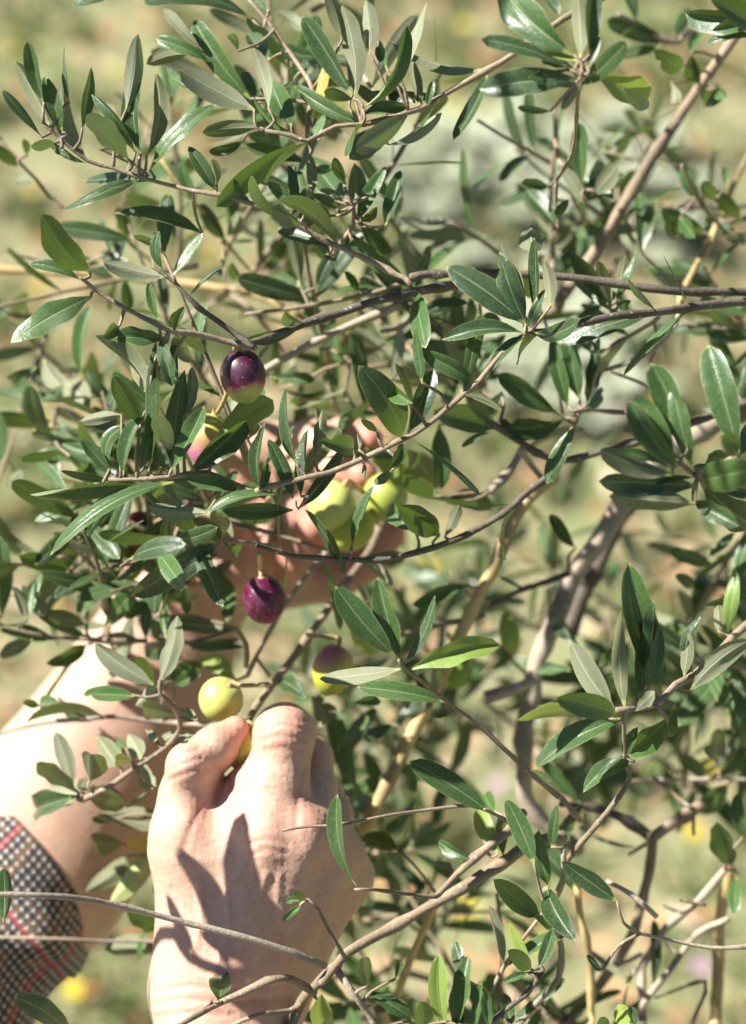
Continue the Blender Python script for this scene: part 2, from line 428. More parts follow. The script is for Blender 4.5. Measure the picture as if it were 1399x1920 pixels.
# ------------------------------------------------------------------ the olive tree, measured sprig by sprig
# Each block is measured in its own enlarged view: origin x, y (photograph pixels) and scale.
# B material r0 r1 d0 d1 : x y x y ...   a branch (half widths, depths in metres)
# L bx by tx ty w face...                a leaf from base to tip; u/l = upper/lower face seen, +/- = towards/away from the sun
# D depth                                depth of the leaves that follow
TREE = '''
R 0 0 .3431
B b 9 17 .855 .865 : 235 670 330 755 480 880 620 920 760 970 900 1005 1050 1040 1190 1060 1399 1120 1470 1160 1630 1240 1780 1320 1850 1345 1930 1380 2060 1440 2160 1500 2205 1520 2245 1555
D .857
L 275 690 85 335 105 l+
L 240 560 150 225 80 u+
L 340 720 235 415 95 u+
L 380 560 355 240 28 u+
L 470 870 350 445 105 l b.08
L 450 700 500 365 65 u-
L 230 750 10 490 55 u-
L 300 780 170 800 70 l
L 470 890 260 775 42 u
L 300 825 385 870 36 u+
L 700 870 475 625 150 l
L 740 830 500 515 62 u+ b-.22
L 690 600 755 185 100 l-
L 770 840 770 375 100 u+
L 800 850 855 395 85 l+
L 820 930 1180 570 85 u
L 1180 1040 1030 800 90 u-
L 1185 1010 1160 870 60 l
L 750 910 540 820 45 l
L 755 985 340 1150 68 u+ b.12
D .88
L 1110 1280 630 1165 80 u+
L 1390 600 980 380 150 l
L 1370 540 1060 110 120 u+
L 1110 280 895 45 60 l+
L 1150 340 855 210 75 u+
L 1380 110 775 15 100 u+ b-.10
L 1020 300 800 350 90 l-
L 1050 490 935 420 60 u+
L 1410 560 1330 390 70 u-
L 1440 700 1105 725 88 l
L 1330 770 1140 830 60 u
L 1300 280 1250 190 60 l
L 620 -20 400 30 45 u+
D .98
L 630 650 560 580 80 l
B b 9 11 .95 .97 : -40 720 0 760 100 880 190 970 270 1070 345 1140
D .95
L 100 910 -60 790 80 u
L 185 985 85 985 80 l
L 150 850 130 760 50 u-
B c 9 12 .95 1.0 : 880 870 1000 1030 1100 1150 1250 1350 1340 1450 1430 1560 1580 1700
D .96
L 1060 1110 920 900 70 u+
L 1075 1120 980 890 60 u+
L 1230 1310 1095 1110 90 u+
L 1240 1290 1310 1170 100 l
D 1.02
L 700 1300 640 1130 80 u+
L 610 1330 555 1200 40 u
R 460 0 .3431
B b 12 20 .858 .875 : 110 715 250 740 340 770 490 690 640 680 800 640 970 590 1020 555 1150 480 1399 340 1530 250 1740 100 1930 0 2020 -60
B b 10 15 .90 .875 : 0 -20 110 100 200 230 280 340 370 490 345 640 340 770
B p 10 12 .93 .88 : 610 360 660 440 720 520 790 640
D .862
L 275 785 -160 1130 115 u
L 250 690 140 440 130 u-
L 125 590 45 260 70 l
L 585 520 310 85 112 u+
L 600 530 528 30 120 l b-.05
L 530 220 450 -60 95 l
L 680 290 660 0 92 l
L 770 370 730 220 60 u+
L 640 590 885 135 72 u
L 840 420 990 10 62 l
L 945 560 770 450 122 u-
L 965 575 915 335 60 l
L 995 590 1025 440 42 u+
L 640 630 880 585 82 u+
L 385 650 455 325 56 u+ Y
L 590 540 430 500 70 u+
L 780 790 1075 615 60 l
L 740 690 570 870 130 l
L 775 755 620 880 60 u-
D .93
L 440 320 110 240 92 u+
L 330 170 170 60 70 l
L 330 890 0 790 80 u+
L 130 330 20 190 90 u-
L 130 60 40 -30 80 u
L 270 430 190 510 30 u+
B b 10 16 .875 .90 : 590 1130 590 1230 540 1300 480 1399
D .875
L 540 1090 390 910 160 u-
L 585 1100 595 890 110 l
L 540 1000 490 860 72 u+
L 365 1060 350 840 60 l
L 310 1120 290 930 80 u+
L 275 1110 230 900 60 u-
L 310 1160 120 990 72 u-
L 510 1140 370 1060 60 u
L 545 1100 470 1110 60 u+
L 610 1210 770 910 82 u+
L 700 1060 650 1000 72 u-
L 640 1210 720 1130 60 u
L 760 1240 850 930 80 u
L 470 1180 320 1160 82 u+
L 310 1220 145 1140 112 l
L 620 1210 800 1380 95 u-
L 590 1300 520 1335 60 u
L 460 1395 370 1310 62 u-
B g 8 12 .95 1.0 : 1270 660 1399 740 1490 790 1667 890
B g 9 12 .98 1.02 : 1115 1205 1250 1290 1399 1390 1480 1440
R 919 0 .3431
B b 22 36 .96 1.0 : 1640 -260 1480 0 1320 230 1200 400 1100 540 1000 690 880 870 780 1040 690 1180 560 1399 480 1510 390 1630 360 1700
B g 12 12 .78 .93 : 505 392 480 520 470 690 440 860 350 1000
D .785
L 460 300 60 -80 200 u-
L 490 320 475 -110 95 l
L 545 300 585 -120 90 u-
L 480 330 205 205 110 u+ y
L 440 385 -50 215 75 u+
L 480 430 -58 490 150 u+
L 570 400 868 545 170 u+ y
L 530 370 600 200 60 u+ y
L 460 372 280 330 52 u+
L 320 395 240 400 42 u
L 500 420 392 600 50 l
L 330 605 150 585 42 u-
D .80
L 1450 120 1070 75 140 u-
L 1500 150 1200 0 150 u
L 1480 120 1210 170 80 u+
L 1450 200 1180 235 50 u+
B b 12 16 .80 .87 : 1450 120 1520 140 1750 180
D .95
B p 14 16 .98 1.0 : 700 80 800 130 1000 230 1060 200 1100 160
L 975 240 635 110 130 u
L 930 255 640 310 60 u
L 1050 350 890 270 110 u-
L 1120 460 1100 300 100 u+
L 1100 290 1140 180 70 u+
L 1010 190 1095 45 70 u-
L 1130 450 1200 570 110 u-
L 1230 480 1300 540 70 u-
L 1280 500 1180 590 70 u+
L 990 450 1010 560 60 l
L 330 10 380 80 60 u-
B g 12 12 .98 1.0 : 350 600 360 760 340 900 335 1100 345 1399 345 1480
B b 10 12 .93 .97 : 520 1040 440 960 380 880 355 760
D .92
L 510 1010 490 670 95 u
L 530 1030 620 885 90 u-
L 560 1070 700 905 130 l
L 530 1120 370 900 90 l+
L 375 1250 200 1040 100 u-
L 320 1020 170 1000 60 u+
L 360 1190 430 1090 60 u
B g 7 9 1.0 1.0 : 610 820 800 870 1040 910
B p 14 16 1.03 1.05 : 930 1130 1230 1130 1420 1120
B c 12 14 1.0 1.02 : 1430 800 1399 870 1320 1040 1270 1190 1200 1330 1100 1500 1040 1620
B g 10 12 .95 1.0 : 1050 900 1150 1110 1220 1200 1270 1260
D .97
L 1150 1110 1040 910 70 u
L 1230 1090 1160 990 80 u-
L 1290 1020 1280 920 50 u-
L 1360 1190 1230 1040 90 u+
L 1350 1280 1160 1210 110 u
L 1170 1280 935 1145 110 u-
L 830 1380 890 1120 110 u
L 440 1280 620 1260 70 u+
L 820 1060 830 1180 70 u+
L 740 1180 780 1380 90 l
L 970 1180 1000 1300 50 u+
L 1040 1190 1120 1300 80 u+
L 330 1302 150 1300 28 u
R 0 440 .3431
B b 10 20 .838 .85 : 440 235 480 265 560 330 680 400 800 460 900 510 960 530 1100 550 1250 590 1330 605 1399 610
B d 10 18 .835 .85 : 845 180 960 265 1090 400 1200 480 1330 580 1380 615
D .84
L 490 200 224 -116 190 u+ c.1
L 440 250 160 160 65 u
L 500 340 60 590 140 u+
L 900 230 565 150 105 l
L 890 190 870 -20 60 u+ b.12
L 835 180 825 60 20 l
L 945 225 1110 -10 60 u+
L 870 470 810 265 50 u+
L 950 520 1010 390 70 u+
L 905 565 585 560 105 u
L 650 500 560 560 80 u
L 950 560 1040 700 90 l
L 880 560 940 830 90 u+
B b 12 16 .845 .855 : 570 1338 750 1338 930 1328 1010 1310 1130 1300 1240 1340 1350 1390 1450 1430
D .848
L 600 1340 330 1290 46 u-
L 815 870 520 550 85 l+
L 770 1030 620 770 130 u+
L 830 870 710 685 110 l
L 815 1290 855 580 60 u+
L 940 1280 1010 740 112 u-
L 1000 1000 1050 720 70 l
L 975 800 955 570 50 u+
L 675 1320 795 960 75 u+
L 780 1280 835 1070 50 u-
L 615 1310 440 1115 70 u+
L 600 1280 720 1040 92 u+ b.3
L 930 1305 1115 935 88 u+
L 1040 1300 1350 1015 130 u-
L 1165 1195 1492 903 160 u+ y
L 915 1290 770 1080 60 u
L 930 1190 850 990 110 l
L 665 985 440 1020 80 l
L 990 1320 1300 1395 80 u+
D .96
L 610 880 475 755 60 u
L 490 960 355 800 150 l
L 380 910 -40 850 55 u
L 450 780 500 380 70 u+
L 240 680 330 820 110 l
L 200 720 60 800 90 u
L 440 1170 170 1090 80 l
L 440 1240 185 1210 60 u+
L 460 1240 420 1110 50 u+
L 10 1250 -10 960 70 u+
L 50 1390 110 1285 80 l
L 700 430 690 250 70 u+
L 660 130 640 0 80 u+
L 600 100 590 0 40 u
L 1310 250 1270 150 80 u+
L 1230 260 1210 170 50 u
B b 8 8 .98 .98 : -60 60 100 110 250 150 420 190
B c 21 24 1.06 1.05 : -300 180 0 190 250 200 500 215 850 250 1100 275 1399 330 1620 440 1800 510 1960 550 2100 610 2210 680 2310 740
R 460 440 .3431
B d 20 27 .852 .90 : 0 590 40 585 150 550 320 490 520 430 680 375 850 330 1020 290 1140 270 1250 240
B d 22 24 .865 .90 : 900 235 1000 215 1100 212 1399 210 1760 235 2210 290 2440 312 2740 315 3300 330
B p 20 24 .93 .93 : 90 750 330 610 560 500 760 420 850 385 880 385
B p 16 12 .93 .94 : 880 385 930 400 915 450 880 490 820 520 740 525
B g 11 13 .92 .92 : 0 435 350 390 640 330 900 250
B g 9 11 .96 .95 : 440 730 640 670 800 570 900 470
B g 8 9 .97 .96 : 540 900 570 680
B g 9 11 .93 .92 : 290 250 350 390
B b 12 13 1.0 1.0 : 430 740 470 880 500 970 560 1040
D .97
L 430 150 365 20 62 u-
L 390 290 510 70 80 u
L 690 330 690 200 140 l
L 620 300 540 200 52 u-
L 560 -60 800 90 100 l
L 150 780 380 790 72 u+
L 200 840 440 850 30 u-
L 420 600 430 700 42 u-
L 560 660 610 590 42 u-
L 730 985 520 980 52 u
D .835
L 965 810 930 505 56 u+
L 1250 795 965 640 100 u-
L 885 1085 1030 735 120 u
L 855 1110 620 715 190 u-
L 800 850 915 920 92 u-
D .93
L 1090 480 1200 740 122 l
L 1230 560 1280 680 62 u+
L 1290 450 1399 490 82 u+
L 1350 1060 1030 960 150 u+
L 1060 1040 1070 1390 112 u
L 890 1180 1040 1390 170 l
L 1340 1075 1180 1160 36 u+ y
L 1180 850 1320 1030 112 l
L 1399 860 1340 1010 62 u
R 919 440 .3431
B d 20 27 .84 .90 : 210 530 330 530 480 490 700 440 900 420 1200 385 1399 370 1850 300
B b 14 16 .842 .85 : 210 530 160 565 60 650 -50 790 -140 870 -290 1000 -405 1085 -500 1127 -655 1205 -840 1285 -1000 1324 -1220 1382 -1280 1405
D .828
L 195 490 -238 175 180 u+
L 195 490 50 95 130 u+
L 250 450 242 15 60 u+
L 330 390 295 145 70 l
L 205 520 305 295 56 u+ y
L 240 540 490 460 112 u+ b-.1
L 180 540 -262 574 88 u+
L 190 550 -10 755 62 u+
D .93
L 250 350 155 195 110 u+
L 470 460 610 390 40 u+
L 240 100 230 -60 140 l
B b 10 14 .90 .90 : 650 390 680 440 690 460
D .895
L 640 370 445 90 100 u+
L 665 370 740 110 80 l
L 680 360 795 100 50 u+ b-.18
L 690 410 700 520 70 u+
L 700 390 770 360 60 u
B b 9 12 .92 .91 : 495 960 470 1020 450 1050 430 1120 370 1230
D .92
L 430 940 340 560 90 u+
L 490 900 420 540 110 u
L 530 930 560 630 80 u-
L 570 760 600 560 45 u
L 545 640 480 530 80 u+
L 540 950 610 830 70 l
D .86
L 370 975 40 760 110 u-
L 410 1000 10 1030 130 u b.1
L 470 1040 310 1360 90 u+
B d 18 24 .91 .93 : -60 1010 0 1030 100 1090 250 1180 370 1230 490 1220 600 1190 820 1130 1050 1050 1250 970 1399 920 1900 800
B g 9 10 .94 .94 : 350 640 370 800 390 920 400 980
B g 10 12 .93 .93 : 450 1000 520 960 750 970 900 960
B g 12 12 .93 .91 : 600 640 700 590 890 480 930 430
B p 13 14 .93 .91 : 590 750 760 700 930 600 1010 500 1040 400
B g 9 9 .94 .94 : 660 750 800 800 910 850
B g 9 10 .93 .93 : 890 470 920 590 870 700
B c 18 20 .97 .99 : 1040 380 1040 340 1100 220 1200 50 1240 -60
B g 10 10 .97 .97 : 1060 480 1250 510 1399 515 1800 560
B p 24 26 .96 .94 : 190 1160 100 1300 0 1399
B p 16 20 .95 .94 : 300 1350 220 1250 170 1170
D .785
L 1360 1190 1190 605 170 u+
L 1100 1260 1000 835 110 u
L 1080 1180 880 705 160 u+
L 1010 1210 800 880 130 u+
L 1040 1270 760 905 120 u+
L 1000 1310 600 1175 112 l
L 980 1270 700 1180 52 u
L 1110 1325 905 1360 36 u+
L 1170 1340 1290 1195 100 u+
L 1330 1250 1190 1200 100 u-
L 1350 1200 1260 1100 110 u-
L 1160 1350 1460 1280 200 u-
L 1370 1210 1430 1030 90 u-
B g 13 20 .785 .87 : 1040 1255 1110 1310 1170 1345 1300 1350 1500 1400 1800 1500
R 919 880 .3431
L 1130 90 590 65 130 u-
L 1120 190 650 150 130 l-
L 1110 170 1360 310 112 u-
L 1150 70 1430 300 180 u-
B p 66 42 .99 1.01 : 1850 -480 1550 -400 1227 -262 965 -87 760 130 600 380 470 560 350 830 240 1100 236 1224 190 1400 186 1575 182 1780 250 1895 330 1960 430 2030 490 2080
B d 46 50 1.04 1.05 : 860 120 700 280 560 560 480 740 430 900
B p 36 30 .98 .99 : -30 1250 110 1205 230 1150
D .96
B d 12 18 .97 .98 : 0 740 150 670 300 620 430 570
B d 8 9 .97 .97 : 60 590 200 660
L 1220 520 975 440 80 u-
L 1105 630 1010 580 70 u+
L 470 430 320 250 80 u+
L 490 960 375 800 112 u+
L 600 1070 730 980 90 u+
L 1090 870 955 890 90 u+
L 1200 970 1120 890 42 u+
L 440 1100 260 1100 72 u+ y
L 630 1150 740 1110 62 u
L 1410 320 1340 600 100 u
L 1340 340 1200 470 50 u+ y
L 1320 1160 1140 1190 90 u+
L 1370 1350 1290 1090 112 u-
D .88
L 1300 890 1345 545 82 u+ y
L 1430 690 1160 740 42 u
L 1250 890 1240 730 62 l
B b 20 26 .825 .93 : 690 1318 830 1300 930 1265 1010 1180 1110 1130 1250 1010 1399 850 1900 500
D .825
L 675 1310 440 945 130 l+
L 735 1300 715 770 82 l
L 815 1260 855 670 112 u
L 865 1180 895 715 52 u+
L 850 1210 925 860 82 u-
L 930 1230 755 510 170 u
L 690 1340 360 1250 140 u-
L 690 1366 145 1372 76 l y
L 795 1320 900 1215 72 l
L 1110 1110 1150 805 72 u+ b.15
L 1060 1130 1090 895 72 l
L 1100 1205 1430 930 125 l
R 919 1280 .3431
L 730 195 245 470 122 u+
L 970 190 760 390 150 u-
L 1010 120 930 260 120 u-
L 740 400 808 242 66 u+
L 790 430 510 600 100 u+ b-.15
L 740 390 580 530 32 u+
L 330 540 230 480 34 u+ y
B b 11 18 .83 .88 : 730 160 740 400 760 520 690 640 590 770 500 880 440 950 400 1000
D .85
L 320 1110 265 805 96 u+
L 310 1115 468 1412 142 u
L 280 1285 18 1075 122 u+
L 695 1195 390 975 112 u-
L 335 900 370 665 62 u+
L 240 990 85 635 112 u+
L 215 1545 105 1310 62 u+ y
L 265 1560 345 1340 76 u+
L 225 1565 95 1465 92 u+
L 330 1350 240 1280 62 u+ y
L 210 1585 70 1640 42 u
L 610 1580 525 1490 36 u-
B p 14 20 .86 .92 : 310 1250 345 1320 390 1450 370 1620 280 1720 180 1850 100 1960
B p 16 20 .87 .90 : 400 900 400 1080 330 1230 300 1260
B b 10 12 .86 .88 : 320 1220 200 1370 80 1550 0 1700
B d 13 16 .85 .86 : 280 1560 280 1590 200 1700 120 1760 0 1860
B b 12 13 .95 .95 : 40 1150 60 1350 70 1500 50 1660 60 1900
B d 12 32 .96 .97 : 380 660 560 680 720 740 880 850
B g 34 30 .97 .97 : 880 855 1000 770 1120 690 1150 660
B b 28 27 .97 1.0 : 895 840 880 1000 830 1200 760 1400 600 1650 480 1800 380 1960
B g 10 12 .97 .97 : 760 940 870 870
B g 10 12 .97 .97 : 890 510 1080 670 1120 690
B p 20 24 .96 .98 : 1280 1030 1130 1200 960 1340 880 1480 830 1560 830 1860 830 2000
B c 30 34 .98 1.0 : 1300 1000 1300 1070 1260 1300 1240 1600 1230 1860 1220 2000
B p 16 20 .96 .97 : 1300 1290 1130 1370 1000 1550 850 1740 780 1850
B p 10 12 .86 .90 : 820 1370 1000 1410 1200 1450 1399 1445 1900 1400
B p 14 15 .90 .90 : 640 1085 780 1160 910 1280
B c 18 22 .93 .96 : 470 1060 490 1240 530 1400 550 1550 550 1860 550 2000
B d 9 12 .97 .98 : 900 1720 1180 1630 1140 1780 1080 1900
B p 12 13 .98 .98 : 560 1570 700 1540 830 1480
B p 9 11 1.0 1.0 : 760 540 960 530 1399 530 1800 560
B g 9 10 .93 .93 : 1040 1190 1180 1215
B d 9 10 .95 .95 : 950 1220 1050 1260 1120 1210
B g 8 10 .95 .95 : 940 1400 1020 1480
B p 12 14 .95 .95 : 750 1640 800 1570
B g 9 10 .97 .97 : 1110 690 1115 830
D .95
L 1250 480 1240 250 92 l
L 1190 500 1035 410 82 u+
L 1230 380 1170 380 72 u+
L 1300 560 1140 715 122 u-
L 1380 850 1350 600 72 u+
L 1320 1000 1240 760 122 u+
L 1350 1060 1340 1270 86 u+
L 1330 280 1330 -20 92 u-
D .86
L 760 1880 700 1760 112 u+ y
L 800 1880 770 1770 62 u-
L 650 1890 600 1830 62 u
R 600 1280 .3431
B b 24 36 .865 .90 : 0 1640 90 1540 150 1480 250 1420 420 1330 600 1220 760 1130 920 1030 1040 960 1110 900 1250 860 1330 850
B b 18 28 .868 .89 : 640 1160 750 1050 850 960 960 870 1050 790 1110 700
B c 18 24 .93 .97 : 660 1180 620 1240 540 1400 460 1600 420 1740 380 1900
B g 8 10 .83 .86 : -205 808 -60 785 100 780 250 750 400 720 620 690 840 670 940 715
B b 8 12 .83 .868 : 190 1130 280 1130 450 1150 610 1170 650 1160
D .832
L 205 1115 95 610 76 u+ b.06
D .85
L 935 715 490 430 132 u+
L 970 940 860 680 120 u+ y
L 1000 950 980 720 60 u y
B b 9 12 .85 .87 : 900 690 1000 740 1060 790
D .93
L 495 440 510 600 62 u+
L 960 710 900 610 112 u+
L 430 910 230 840 112 u+
L 840 970 650 870 82 u-
L 730 1020 620 980 52 l
L 640 105 435 170 76 u+
L 400 225 245 320 66 u
L 335 105 180 110 62 u+
L 720 160 620 190 52 u+ y
D .87
L 690 1900 650 1480 102 u+ y
L 730 1900 812 1490 102 u+
L 770 1610 735 1410 82 u+
L 850 1900 885 1640 52 u
L 930 1890 890 1660 62 u-
L 560 1880 550 1740 102 u
L 515 1850 265 1700 92 u+
L 40 1870 10 1700 122 u+ y
L 260 1660 240 1500 82 l
L 1060 1880 1000 1690 92 u-
L 410 1620 430 1520 62 u-
L 790 1890 780 1700 70 u+
B g 10 12 .87 .88 : 760 1880 800 1960
R 460 880 .3431
B d 13 20 .862 .90 : 60 415 160 440 250 470 470 490 660 500 780 490 940 450 1150 380 1399 250 1560 110 1690 30
B b 20 24 .925 1.0 : 10 1390 60 1300 150 1180 240 1060 330 930 480 720 550 620 600 560 690 430 740 290
B p 12 16 .95 1.0 : 10 1130 60 1020 150 850 240 710 400 500 620 280
B p 11 12 .95 .95 : 130 1130 60 1040
B c 34 37 .95 .97 : 1690 30 1570 130 1450 320 1370 520 1300 640 1200 850 1100 1080 1000 1270 930 1399 820 1640 740 1800 650 1980
B g 12 18 .96 .97 : 840 910 1000 860 1180 830 1300 800
B b 10 15 .832 .90 : 840 1040 870 1090 980 1170 1100 1270 1270 1390 1420 1530 1590 1690 1760 1830 1830 1920
D .832
L 820 1020 490 640 172 u+
L 850 1045 722 590 116 u+
L 870 1060 1037 690 62 u+ b-.1
L 905 1090 1392 960 132 u+ y
L 850 1090 405 1145 88 l
D .85
L 1060 360 830 200 150 u-
L 1090 370 1170 195 72 l
D .93
L 930 340 790 200 100 u+
L 1090 180 1350 200 132 u+
L 1030 150 860 30 120 u
L 180 1150 330 1250 110 u+
L 450 1380 360 1240 140 l
L 600 1290 740 1270 62 u+
L 1210 630 910 740 80 u+
R 480 740 .2144
B b 9 11 .848 .855 : 350 930 370 1000 450 900 640 690
D .848
L 325 1010 -300 1010 150 u-
L 370 1000 765 465 125 u+ b-.06
L 325 910 105 385 130 u-
L 395 890 455 300 92 u
L 360 610 268 -70 92 u
L 530 530 580 140 112 l
L 850 470 555 400 190 u+
L 40 840 75 250 100 u+
L 20 860 100 590 80 u-
L 775 1620 430 1000 90 u+ b-.1
L 840 1330 1035 790 82 u
L 1060 330 920 220 72 u-
L 900 480 890 340 34 l
L 945 590 940 740 52 l
L 1290 420 1170 640 112 u-
L 1190 660 1030 785 92 l
D .94
L 1500 900 960 460 190 u+ y
R 0 880 .3431
D .848
L 950 70 275 470 86 u+ b.05
L 770 85 165 138 80 u- b-.06
L 840 90 1000 200 120 l
L 1130 240 805 205 112 l
L 1120 255 1500 140 52 u+
L 1205 392 720 692 150 u-
L 1220 370 1180 240 112 l
D .87
L 1210 390 1075 290 92 u+
L 1210 390 1305 450 82 u+
B b 10 12 .87 .90 : 1180 380 1240 390 1320 400 1480 420
B b 9 12 .94 .95 : 430 560 600 530 750 510 850 490 1000 445 1200 390
D .93
L 380 545 105 475 112 u-
L 510 570 300 700 102 u
L 640 560 500 590 62 u
L 430 400 580 210 122 u
L 410 390 410 250 52 u+
L 800 390 800 240 62 u+
L 640 470 620 180 92 u-
L 650 500 690 360 82 u+
L 590 820 590 610 72 u
L 575 850 740 660 112 u+
L 480 840 440 660 62 l
L 470 850 260 790 102 l
L 10 800 0 370 130 u-
L 150 830 65 640 72 l
B b 12 14 .95 .96 : -100 830 0 850 190 900 330 915 500 930 650 938 800 940
L 300 930 0 880 100 u+
L 180 930 0 1030 82 u-
L 470 960 250 1060 92 u-
L 490 945 760 940 72 l
B b 12 16 .885 .915 : 875 1150 880 1230 960 1300 985 1399 960 1460 890 1530 740 1630 600 1730 460 1800 425 1800
D .89
L 870 1170 970 800 102 l+
L 840 1180 520 950 112 l+
L 860 1190 740 1290 92 l
L 740 1235 455 1230 102 u+
L 960 1340 780 1300 102 l+
L 1080 1370 970 1310 62 l
D .94
L 910 1160 1100 1050 112 u
L 950 1190 1100 1120 62 u+
L 1290 870 820 820 96 l+
L 1010 950 790 1000 112 u-
L 1320 920 1000 930 62 u-
L 1290 1150 1110 1010 120 u y
L 1340 970 1040 985 42 u+ y
L 795 930 790 700 62 u+
L 840 1160 740 1020 92 u
L 1020 800 1010 640 62 u
B b 12 14 .94 .95 : 1290 870 1350 960 1350 1080
L 330 1280 215 1270 86 u
L 215 1290 125 1270 52 u+
B b 7 9 .94 .95 : 330 1280 410 1330 485 1370
B p 11 16 .96 .94 : -60 1450 0 1440 100 1415 250 1385 490 1365 640 1350 800 1370 1000 1385 1200 1400
R 0 1280 .3431
D .91
L 400 570 305 270 96 l
L 420 600 200 440 102 l
L 440 600 240 585 172 l
L 425 620 200 690 152 u+
L 490 540 500 390 150 l
L 440 590 480 520 82 l+
L 640 450 530 290 122 l
L 770 420 700 280 102 l+
L 720 430 630 420 82 l
L 690 360 640 310 52 u
L 470 620 690 650 162 l
L 700 680 815 600 130 l- z.25
L 850 580 745 440 112 l+
L 800 260 860 310 52 l+
L 1090 300 885 290 92 l+
D .955
L 870 710 530 720 72 l
L 870 800 590 730 92 l+
L 580 760 500 745 42 u+ y
L 680 880 510 870 140 l
L 860 890 690 870 92 l Y
L 860 890 600 1200 122 l+ y
L 700 945 470 1140 112 l
L 865 1290 768 1530 32 u+ y
L 870 1350 690 1250 112 u
L 870 1470 570 1460 112 l
B b 9 12 .955 .965 : 870 600 875 890 870 1300 875 1500
D .85
L 390 1910 80 1718 132 u+
L 20 1310 20 1010 92 u-
B b 10 10 .95 .95 : -40 1390 280 1400 550 1410 900 1412
B p 15 20 .80 .865 : -120 1150 0 1155 250 1160 450 1180 620 1215 880 1280 1050 1320 1190 1350 1399 1405 1606 1480 1776 1550
R 260 1280 .3431
B g 16 24 .83 .868 : 150 1910 230 1865 400 1770 560 1700 700 1635 800 1620 870 1640 960 1690
B b 30 26 .88 .866 : 820 1900 880 1750 960 1660 1050 1570 1100 1530
B p 16 22 .87 .866 : 1300 1900 1250 1800 1180 1700 1090 1570
B b 9 12 .84 .866 : 920 1185 980 1240 1040 1350 1130 1500
B g 12 16 .86 .88 : 500 1880 640 1820 830 1790 900 1740
D .838
L 440 1745 445 1575 140 u
L 905 1185 808 1205 38 u+
L 895 1215 783 1302 42 u
L 915 1190 855 1138 42 u+
'''
# ------------------------------------------------------------------ tubes and leaves
def catmull(P, R, step):
    """smooth a polyline (n,3) with radii; step in metres"""
    P = np.asarray(P, float); R = np.asarray(R, float)
    if len(P) == 2:
        P = np.array([P[0], (P[0] + P[1]) / 2, P[1]]); R = np.array([R[0], R.mean(), R[1]])
    Q = np.vstack([2 * P[0] - P[1], P, 2 * P[-1] - P[-2]])
    out, rad = [], []
    for i in range(len(P) - 1):
        p0, p1, p2, p3 = Q[i:i + 4]
        n = max(2, int(np.linalg.norm(p2 - p1) / step))
        for t in np.linspace(0, 1, n, endpoint=False):
            out.append(.5 * (2 * p1 + (p2 - p0) * t + (2 * p0 - 5 * p1 + 4 * p2 - p3) * t * t + (3 * p1 - p0 - 3 * p2 + p3) * t ** 3))
            rad.append(R[i] * (1 - t) + R[i + 1] * t)
    out.append(P[-1]); rad.append(R[-1])
    return np.array(out), np.array(rad)

def tube(P, R, sides=8):
    P = np.asarray(P, float); R = np.asarray(R, float)
    n = len(P)
    T = np.gradient(P, axis=0); T /= np.linalg.norm(T, axis=1)[:, None] + 1e-12
    ref = np.array([.31, .22, .92]); ref = ref - T[0] * ref.dot(T[0]); ref /= np.linalg.norm(ref)
    V = []
    ang = np.linspace(0, 2 * np.pi, sides, endpoint=False)
    for i in range(n):
        ref = ref - T[i] * ref.dot(T[i]); ref /= np.linalg.norm(ref) + 1e-12
        b = np.cross(T[i], ref)
        V.append(P[i] + R[i] * (np.cos(ang)[:, None] * ref + np.sin(ang)[:, None] * b))
    V.append((P[0] - T[0] * R[0] * .5)[None]); V.append((P[-1] + T[-1] * R[-1] * .6)[None])
    V = np.concatenate(V)
    F = []
    for i in range(n - 1):
        for k in range(sides):
            a, b = i * sides + k, i * sides + (k + 1) % sides
            F.append((a, b, b + sides, a + sides))
    c0, c1 = n * sides, n * sides + 1
    for k in range(sides):
        F.append((c0, (k + 1) % sides, k)); F.append((c1, (n - 1) * sides + k, (n - 1) * sides + (k + 1) % sides))
    return V, F

